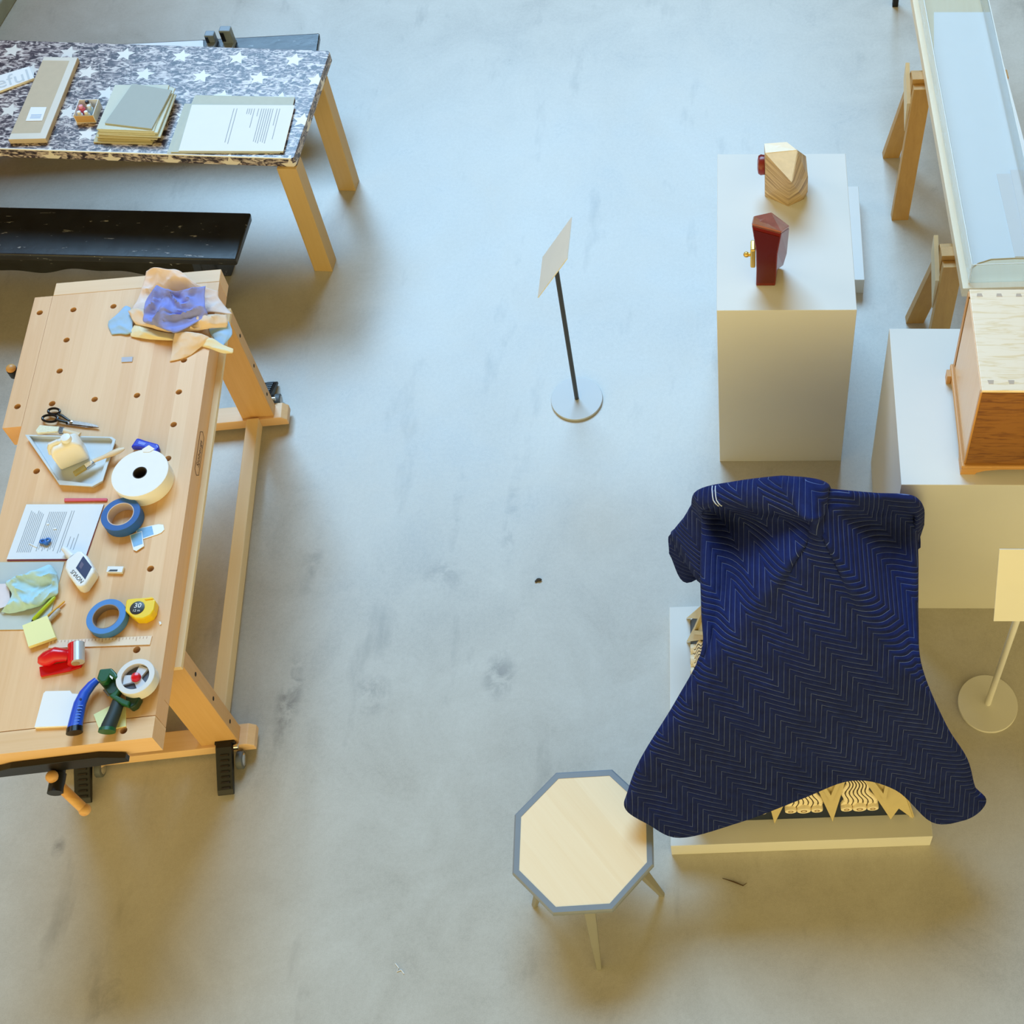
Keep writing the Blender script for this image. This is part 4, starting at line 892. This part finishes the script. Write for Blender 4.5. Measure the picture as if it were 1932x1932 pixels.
# white jug
root = empty('plastic_jug', at(135, 875, TRZ), 'cream white plastic jug standing in the frosted tray', 'jug')
fb0, fb1 = at(115.5, 889, TRZ+.001), at(170.5, 866.5, TRZ+.001); jx = (fb1-fb0); jw = jx.length; jx.normalize(); jy = V((-jx.y, jx.x, 0)); JH = .125
TJ = lambda a, e, z: V((fb0.x, fb0.y, TRZ+.001)) + jx*a + jy*e + V((0, 0, z))
b = B(); ri = [(.0, 0, .0), (jw, 0, 0), (jw, .065, 0), (0, .065, 0)]
bm = b.bm; rings = [[bm.verts.new(TJ(jw/2+(a-.5)*jw*s, .033+(e-.5)*.066*s, z)) for a, e in ((0, 0), (1, 0), (1, 1), (0, 1))] for s, z in ((.94, 0), (1, .008), (1.0, .085), (.94, .103), (.62, .118))]
fs = [bm.faces.new(rings[0]), bm.faces.new(rings[-1])]
for r1, r2 in zip(rings, rings[1:]):
    for i in range(4): fs.append(bm.faces.new((r1[i], r1[(i+1) % 4], r2[(i+1) % 4], r2[i])))
bmesh.ops.recalc_face_normals(bm, faces=fs); auto_smooth(build('body', b, plain('milky_plastic', '#f3efe8', .35, .03, 9), root, bevel=.010, seg=4), 50)
b = B(); b.lathe(TJ(jw*.66, .036, .112), [(.019, 0), (.019, .018), (.017, .021), (.008, .022)], 28); auto_smooth(build('cap', b, pla, root))
b = B(); b.tube([TJ(jw*.5, .04, .108), TJ(jw*.36, .04, .122), TJ(jw*.12, .042, .118), TJ(.004, .045, .098), TJ(-.004, .045, .065)], [.010, .009, .009, .009, .008], 14); auto_smooth(build('handle', b, pla, root))
# white label roll with loose tail
def rollring(name, c, ro, ri_, h, m, mcore, label, cat, group=None, label_core=None):
    root = empty(name, c, label, cat, group)
    b = B(); b.lathe(c, [(ri_+.003, 0), (ro-.001, 0), (ro, .001), (ro, h-.001), (ro-.001, h), (ri_+.003, h)], 64, closed=True); auto_smooth(build('roll', b, m, root), 30)
    b = B(); b.lathe(c, [(ri_, .0005), (ri_+.0028, .0005), (ri_+.0028, h+.0004), (ri_, h+.0004)], 48, closed=True); auto_smooth(build('core', b, mcore, root, label=label_core), 30)
    return root
c = at(264, 892, Z+.072); c.z = Z+.0008
rr_ = rollring('tissue_roll', c, .103, .023, .072, plain('roll_paper', '#f2f3f5', .75, .02, 30, .1), mat('brown_core', '#3d3430', .7), 'large white roll of paper tape lying flat on the workbench', 'roll')
b = B(); q = [at(268, 848, Z+.074), at(281, 840, Z+.078), at(292, 847, Z+.074), at(282, 853, Z+.0735), at(270, 853, Z+.0735)]; b.ext(q, (0, 0, .001)); build('loose_end', b, MAT['roll_paper'], rr_)
slabm = mat('clear_blue_plastic', '#1f35c4', .15)
root = empty('tape_cutter', at(272, 840, Z), 'small bright blue tape cutter behind the white roll', 'tape cutter')
b = B(); b.pxslab([(246, 843), (258, 825.5), (264, 827), (275, 831), (298, 837), (300, 845), (293, 853), (276, 846), (262, 843)], Z+.026, .025); build('body', b, slabm, root, bevel=.006, seg=3)
b = B(); b.pxslab([(262, 832), (276, 836), (272, 840), (260, 837)], Z+.027, .0009); build('pale_window', b, mat('pale_blue', '#6f7ff0', .2), root)
# blue masking tape rolls
bluet = plain('blue_tape', '#2a5fa8', .6, .06, 60); bluet2 = plain('blue_tape_light', '#4a86cc', .6, .06, 60)
cores = mat('printed_core', '#cdbcb6', .6); corek = mat('clear_core', '#8a7d78', .4)
c = at(227.5, 970, Z+.048); c.z = Z+.0008; rollring('masking_tape', c, .070, .045, .048, bluet, cores, 'dark blue masking tape roll touching the big white roll', 'tape', 'blue masking tape rolls', 'pale printed core')
c2_ = at(200, 1163, Z+.036); c2_.z = Z+.0008; rollring('masking_tape', c2_, .067, .044, .036, bluet2, corek, 'lighter blue masking tape roll beside the yellow tape measure', 'tape', 'blue masking tape rolls', 'dull grey core')
slab('eraser_stick', [(121, 939.5), (202, 939.5), (201.5, 944.5), (120.5, 945.5)], Z+.008, .0075, mat('pink_eraser', '#d8596a', .6), 'pink stick lying just above the printed sheet on the workbench', 'stick', bevel=.002)
# printed sheet on a maroon folder
FQ = [(49.7, 951.5), (195.6, 951.5), (160, 1054), (12.4, 1055)]
slab('folder', [(50, 952), (196, 952), (161, 1056.5), (13, 1057.5)], Z+.004, .0035, mat('maroon_card', '#7c2743', .6), 'maroon folder under the printed sheet on the workbench', 'folder')
pg = slab('printed_sheet', FQ, Z+.0062, .002, plain('sheet_blue_white', '#e4e8ee', .6, .02), 'printed sheet with a blue clip on it on the workbench', 'paper')
seg_ = [(.10+.024*i, .12+.02*(i % 4), .88) for i in range(8)] + [(.34+.024*i, .14, .86-.03*(i % 3)) for i in range(10)] + [(.62, .12, .9), (.65, .12, .88), (.72, .6, .88), (.77, .62, .86), (.81, .55, .84)]
lines(pg, FQ, Z+.0064, seg_, .0022, 'printed_text')
root = empty('plastic_clip', at(86, 1026, Z+.0066), 'small blue plastic clip on the printed sheet', 'clip'); bcl = mat('clip_blue', '#2f6fc0', .35)
b = B(); p = at(85.5, 1025, Z+.0066)
b.loop([p+V((-.008+.009*cos(t*pi/8), .004+.007*sin(t*pi/8), .006)) for t in range(16)], .0042, 8); build('ring', b, bcl, root, smooth=True)
b = B(); b.loop([p+V((.010+.008*cos(t*pi/8), .006+.008*sin(t*pi/8), .009)) for t in range(16)], .0042, 8); b.tube([p+V((-.006, 0, .006)), p+V((.006, -.006, .006)), p+V((.014, -.004, .006))], .006, 10); build('body', b, bcl, root, smooth=True)
for i, (q, lab) in enumerate((([(54, 1025.5), (57, 1025), (70.5, 1031.5), (69, 1033)], 'white sliver of plastic on printed sheet, left of the blue clip'), ([(87, 987), (92, 986.5), (93, 989), (88, 990)], 'tiny white chip on printed sheet, upper of the two'), ([(100, 996.5), (105, 995), (107, 998), (101, 999)], 'tiny white chip on printed sheet, lower of the two'))):
    slab('plastic_chip', q, Z+.0085, .0022, pla, lab, 'scrap')
# glue bottle
BO = [(122, 1054), (121, 1074), (128, 1088), (144, 1110), (151, 1113), (160, 1109), (177, 1082), (178, 1076), (166, 1053), (154, 1040.5), (143, 1040.5), (139, 1050), (128, 1050)]
root = empty('polish_bottle', at(148, 1078, Z), 'white polish bottle with dark blue label lying by printed sheet', 'bottle')
BT = Z+.05; off_ = lambda x, y: (x, y-4)
b = B(); b.pxslab([off_(x, y) for x, y in [(124, 1060), (122, 1076), (128, 1088), (144, 1110), (151, 1113), (160, 1109), (177, 1084), (178, 1077), (166, 1054), (155, 1043), (146, 1042)]], BT, .049); build('body', b, pla, root, bevel=.010, seg=4)
b = B(); q = [at(138, 1052, BT-.022), at(131, 1045, BT-.022), at(126, 1039.5, BT-.022), at(120, 1034.5, BT-.022)]; b.tube(q, [.016, .015, .012, .010], 18); auto_smooth(build('nozzle', b, pla, root))
LQ = [(157, 1049), (173, 1069.5), (160.5, 1093), (143, 1071.5)]
b = B(); b.pxslab(LQ, BT+.0008, .0012); lb = build('label', b, mat('label_navy', '#1a2050', .4), root)
b = B(); ax1 = at(134.6, 1075.7, BT); ax0 = at(157, 1099.5, BT); xd = (ax1-ax0).normalized(); yd = V((-xd.y, xd.x, 0)); b.text('NOVUS', (ax0+ax1)/2, xd, yd, .0205, .0009); build('lettering', b, mat('ink_navy', '#16182c', .5), root)
b = B(); q = [at(x, y, BT+.001) for x, y in [(154, 1059), (158.5, 1065), (153, 1074), (149, 1069)]]; b.ext(q, (0, 0, .0003)); build('label_picture', b, mat('label_mauve', '#59506e', .5), lb)
# small white holder
root = empty('tape_holder', at(217, 1075, Z), 'little white plastic holder between polish bottle and dog hole', 'holder')
b = B(); b.pxslab([(203, 1068), (233.5, 1068.3), (230, 1080), (200, 1079.5)], Z+.014, .0135); build('body', b, pla, root, bevel=.002)
b = B(); b.pxslab([(208, 1074.5), (222, 1074.5), (221, 1077.8), (204, 1077.8)], Z+.0146, .0007); build('slot', b, mat('dark_slot', '#30343c', .5), root)
# bandage packets
pk = mat('packet_white', '#eef1f6', .4); pkb = plain('packet_blue', '#7fb2e0', .4, .15, 60)
for i, (o, bl2, lab) in enumerate((([(256.5, 998), (288, 991), (299, 989), (308, 990), (310, 999), (304, 1005), (297, 1008), (270, 1017), (258, 1012)], [(258, 998.5), (286.5, 992.5), (290, 1008), (270, 1015), (260, 1011)], 'blue and white packet pointing right, by the dark blue tape'), ([(244.5, 1009.5), (267.5, 1002), (271.5, 1030), (257, 1039.5), (251.5, 1037)], [(246, 1010), (267, 1003.5), (269, 1026), (252, 1032)], 'blue and white packet pointing down, by the dark blue tape'))):
    root = slab('bandage_packet', o, Z+.003+.0035*i, .0028, pk, lab, 'packet', group='blue and white packets')
    b = B(); b.pxslab(bl2, Z+.0034+.0035*i, .0006); build('blue_panel', b, pkb, root)
# grey board with cloth, pens and notes
slab('grey_board', [(-60, 1061), (121.5, 1060), (88, 1187), (-80, 1189)], Z+.004, .0035, plain('grey_board', '#c3c9c6', .7, .03), 'grey-green board at the bench edge under the pale blue glove cloth', 'board')
slab('pink_card', [(-40, 1103), (16, 1101), (20, 1141), (-40, 1160)], Z+.018, .0025, plain('pink_card', '#e5d9dd', .6), 'pale pink card sticking out left from the blue cloth', 'card')
cloth('dust_cloth', [[(60, 1082, .012), (78, 1072, .02), (92, 1066, .03), (100, 1070, .024), (108, 1082, .014)], [(14, 1098, .02), (40, 1088, .04), (70, 1088, .042), (94, 1090, .04), (110, 1100, .02)], [(18, 1112, .03), (40, 1108, .045), (66, 1108, .03), (90, 1102, .028), (110, 1110, .018)], [(22, 1124, .03), (40, 1120, .035), (70, 1120, .035), (92, 1118, .03), (109, 1122, .012)], [(8, 1150, .010), (30, 1136, .02), (56, 1138, .03), (74, 1142, .016), (96, 1128, .010)], [(2, 1156, .006), (22, 1158, .008), (44, 1154, .010), (70, 1146, .008), (84, 1140, .006)]], plain('pale_blue_cloth', '#b5dcea', .85, .05, 40, .3), 'crumpled pale blue cloth on the grey board', 'cloth', .016, 21)
def pen(name, p, q, r, m, label, cat, mtip=None, z=.005):
    a, c = at(*p, Z+z+r), at(*q, Z+z+r); d = (c-a)
    root = empty(name, (a+c)/2-V((0, 0, r)), label, cat)
    b = B(); b.tube([a, a+d*.06, a+d*.94, c], [r*.6, r, r, r*.55], 14); auto_smooth(build('barrel', b, m, root))
    if mtip: b = B(); b.tube([a-d*.06, a+d*.001], [r*.2, r*.6], 10); auto_smooth(build('tip', b, mtip, root))
    return root
pen('highlighter', (62, 1170), (104, 1126), .0068, mat('lime_plastic', '#b4c51c', .35), 'lime green marker sticking out from under the blue cloth', 'pen', hb)
pen('pencil', (86, 1166), (122, 1134), .0042, mat('orange_pencil', '#eab24a', .4), 'orange pencil beside the lime marker, half under the yellow notes', 'pencil', mat('dark_lead', '#333333', .5))
pn = pen('felt_pen', (90, 1172), (113, 1149), .0078, plain('grey_barrel', '#b9b6b4', .4, .35, 90), 'short grey printed pen beside the yellow sticky notes', 'pen', hb)
slab('sticky_notes', [(42, 1180), (89, 1161), (105, 1202), (53.5, 1220)], Z+.022, .0155, mat('note_yellow', '#f2efae', .7), 'square pad of yellow sticky notes by the pens', 'notes')
# ruler
RQ = [(93, 1208.5), (286.7, 1199.5), (282.6, 1216), (91, 1222.5)]
rl = slab('ruler', RQ, Z+.0045, .004, wood('ruler_wood', '#f3dcc2', '#e6c4a0', 0, .05, .4, 'x', .6, .1), 'flat wooden ruler lying behind the red tape dispenser', 'ruler')
lines(rl, RQ, Z+.0047, [(s/30+.02, .05, .3 if s % 5 else .5) for s in range(29)], .0012, 'tick_mark', mat('ruler_ink', '#a8704a', .7))
# tape measure
root = empty('tape_measure', at(264, 1153, Z), 'yellow tape measure next to the lighter blue tape roll', 'tape measure')
yel = mat('yellow_plastic', '#f2cf16', .32); MH = .042
oy = lambda pts: pts
b = B(); b.pxslab([(238, 1133), (241, 1130), (256, 1128.5), (274, 1127.5), (288, 1127), (293, 1133), (290, 1150), (284, 1160), (270, 1167), (255, 1167), (245, 1160), (236, 1152), (237, 1142)], Z+MH, MH-.001); build('body', b, yel, root, bevel=.006, seg=3)
cc_ = at(259, 1147, Z+MH); rx = (at(272.5, 1147, Z+MH)-at(245.5, 1147, Z+MH)).length/2
b = B(); b.lathe(cc_, [(rx, -.001), (rx, .0012), (rx*.96, .0016)], 36); auto_smooth(build('badge', b, mat('badge_black', '#26262a', .4), root))
b = B(); b.text('30', cc_+V((0, .008, .0017)), V((1, .05, 0)), V((-.05, 1, 0)), .026, .0004); b.text('12 m', cc_+V((0, -.011, .0017)), V((1, .05, 0)), V((-.05, 1, 0)), .013, .0004); build('badge_lettering', b, paper, root)
b = B(); b.pxslab([(272, 1128.5), (287, 1126.5), (289, 1129), (274, 1131)], Z+MH+.004, .005); build('clip', b, yel, root)
b = B(); b.pxslab([(237, 1152), (234, 1157), (240, 1161), (246, 1159)], Z+.012, .011); build('blade_hook', b, black_iron, root)
# red hand tape dispenser
root = empty('tape_dispenser', at(115, 1245, Z), 'red hand tape dispenser in front of the wooden ruler', 'tape dispenser')
redp = mat('red_plastic', '#d8121f', .22)
b = B(); b.pxslab([(73.5, 1258), (131, 1247), (155, 1250), (152, 1258), (130, 1265.5), (76, 1276)], Z+.010, .0095); build('base', b, redp, root, bevel=.002)
b = B()
R_ = [(74, 1250, .020), (80, 1236, .032), (96, 1226, .036), (112, 1225, .032), (125, 1232, .024)]
cA, cB_, cC = at(88, 1243, Z+.032), at(105, 1235, Z+.036), at(122, 1236, Z+.030)
b.tube([at(74, 1252, Z+.026), at(78, 1248, Z+.029), cA, cB_, cC, at(130, 1238, Z+.026)], [.008, .02, .027, .027, .022, .018], 20, .95); auto_smooth(build('grip', b, redp, root))
ca_, cb_ = at(143, 1216, Z+.03), at(143, 1251, Z+.03); axd = (cb_-ca_)
b = B(); b.tube([ca_, cb_], .026, 28); auto_smooth(build('drum', b, redp, root))
b = B(); b.tube([ca_+V((.010, 0, .006)), cb_+V((.010, 0, .006))], .0215, 28); auto_smooth(build('tape_roll', b, mat('silver_tape', '#c9ccd2', .3, .3), root, label='silvery roll end'))
b = B(); b.tube([cb_+axd.normalized()*.0005+V((0, 0, .002)), cb_+axd.normalized()*.004+V((0, 0, .002))], .013, 20); auto_smooth(build('core', b, mat('kraft_core', '#a78c6e', .7), root))
# white cards
slab('index_cards', [(82, 1308), (86, 1304), (132, 1303), (136, 1308.5), (152, 1309.5), (134, 1369), (65, 1372)], Z+.012, .0115, paper, 'stack of blank white cards under the blue knife handle', 'cards')
slab('sticky_note', [(176.5, 1348), (207, 1332), (237, 1334), (237.5, 1370), (188, 1379)], Z+.005, .0045, mat('note_yellow', '#f2efae', .7), 'yellow note under the green tape gun handle', 'notes')
# blue knife
root = empty('utility_knife', at(155, 1340, Z+.012), 'curved blue utility knife handle lying on the white cards', 'knife')
kb = mat('knife_blue', '#1c4fc4', .3)
pts = [(183, 1283, .013), (173, 1292, .016), (160, 1308, .019), (151, 1327, .021), (146, 1348, .0225), (142, 1368, .024), (141, 1374, .025)]
b = B(); q = [at(x, y, Z+.034) for x, y, r in pts]; b.tube(q, [r for x, y, r in pts], 18, .75); auto_smooth(build('handle', b, kb, root))
b = B(); b.tube([at(141, 1373, Z+.034), at(140.5, 1383, Z+.034)], [.0262, .0268], 20, .78); auto_smooth(build('end_cap', b, hb, root))
b = B()
for i in range(7):
    x, y = 138.5+i*1.35, 1366-i*5.6; o = at(x, y, Z+.0505); b.ext([o, o+V((.016, .002, -.0015)), o+V((.016, .0045, -.0015)), o+V((0, .0025, 0))], (0, 0, .0012))
build('grip_rib', b, mat('pale_rib', '#5c86e0', .4), root)
b = B()
for x, y in ((152, 1319), (148.5, 1339)): b.lathe(at(x, y, Z+.0495), [(.0038, -.002), (.0038, .0012)], 12)
build('rivet', b, mat('rivet_navy', '#12225e', .4), root)
# green packing tape gun
root = empty('tape_gun', at(225, 1310, Z), 'green packing tape gun with dark handle and clear tape roll', 'tape gun')
gr = mat('green_metal', '#14532f', .35); dg = plain('dark_grip', '#1f2d2c', .5, .1, 50)
b = B(); q = [at(x, y, Z+.030) for x, y in ((224, 1322), (216, 1345), (206, 1368), (203, 1376))]; b.tube(q, [.021, .0225, .025, .025], 18, .8); auto_smooth(build('handle', b, dg, root))
b = B(); b.tube([at(203, 1374.5, Z+.030), at(201.5, 1381, Z+.030)], [.0275, .0285], 20, .8); auto_smooth(build('handle_end', b, gr, root))
b = B(); b.pxslab([(188, 1262), (210, 1260), (218, 1268), (222, 1276), (218, 1282), (207, 1274), (200, 1286), (190, 1288), (182, 1280)], Z+.075, .055); build('head', b, gr, root, bevel=.005, seg=3)
b = B(); b.pxslab([(184, 1284), (200, 1288), (216, 1276), (223, 1278), (224, 1296), (216, 1310), (204, 1310), (196, 1298)], Z+.05, .045); build('frame', b, mat('dark_green', '#0e3522', .4), root, bevel=.004)
b = B(); b.pxslab([(205, 1312), (216, 1304), (226, 1290), (230, 1296), (220, 1312), (238, 1320), (245, 1322), (241, 1333), (228, 1328)], Z+.052, .02); build('yoke', b, gr, root, bevel=.004)
b = B(); b.pxslab([(236, 1312), (262, 1308), (264, 1316), (256, 1330), (246, 1336), (238, 1330)], Z+.040, .036); build('yoke_arm', b, mat('dark_green', '#0e3522', .4), root, bevel=.005)
b = B(); b.pxslab([(194, 1302), (198, 1300), (207, 1312), (204, 1314)], Z+.046, .003); build('cutter', b, chrome, root)
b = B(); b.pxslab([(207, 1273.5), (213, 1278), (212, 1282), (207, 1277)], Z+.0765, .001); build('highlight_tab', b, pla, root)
tc_ = at(255, 1276, Z+.072); tc_.z = Z+.022
b = B(); b.lathe(tc_, [(.046, 0), (.062, 0), (.0635, .001), (.0635, .049), (.062, .05), (.046, .05)], 56, closed=True); tr_ = auto_smooth(build('tape_roll', b, plain('clear_tape', '#dfdfe0', .25, .02, 8), root, label='clear tape roll'), 30)
b = B(); b.lathe(tc_, [(.010, .004), (.045, .004), (.045, .0265), (.010, .0265)], 40, closed=True); build('hub', b, mat('hub_dark', '#55555e', .4), tr_)
b = B()
for i in range(3):
    a = radians(70+120*i); u = V((cos(a), sin(a), 0)); sd = V((-u.y, u.x, 0)); o = V((tc_.x, tc_.y, tc_.z+.0268))
    b.ext([o-sd*.011, o+u*.043-sd*.017, o+u*.043+sd*.017, o+sd*.011], (0, 0, .010))
b.lathe(V((tc_.x, tc_.y, tc_.z+.0268)), [(.017, 0), (.017, .011)], 24); build('spoke', b, mat('spoke_white', '#d4d6da', .3), tr_)
b = B(); b.lathe(V((tc_.x, tc_.y, tc_.z+.0378)), [(.016, 0), (.0165, .006), (.012, .016), (.004, .018)], 24); auto_smooth(build('knob', b, redp, tr_, label='red centre knob'))
# chip of white on the bench, crumbs and threads on the floor, and the black leg at the top edge
slab('paper_chip', [(299.5, 1172.5), (303, 1172.5), (304.5, 1176.5), (301.5, 1179)], Z+.004, .0035, paper, 'tiny white chip on bench right of yellow tape measure', 'scrap')
b = B(); b.box(.888, .922, 6.675, 6.71, 0, .72); build('furniture_leg', b, black_iron, None, 'black furniture leg cut off by the top edge of the photo', 'furniture leg')
b = B(); p = at(1017, 1095, 0); b.ball(p+V((0, 0, .006)), .010, (1.3, .8, .6), 8); b.ball(p+V((-.012, -.006, .004)), .006, (1, 1, .6), 8); build('dark_crumb', b, mat('crumb', '#3b352f', .8), None, 'dark crumb alone on the floor near the middle', 'crumb')
b = B(); b.tube([at(x, y, .0022) for x, y in ((746, 1818), (752, 1826), (749, 1833), (757, 1830), (762, 1837))], .0014, 6); build('white_thread', b, paper, None, 'curled white thread on the floor left of the octagonal table', 'thread')
b = B(); b.tube([at(x, y, .003) for x, y in ((1363, 1657), (1385, 1664), (1402, 1671), (1409, 1666))], [.0012, .0025, .002, .0008], 6); build('twig', b, mat('twig_brown', '#4f3a22', .8), None, 'thin brown twig on the floor in front of the white platform', 'twig')
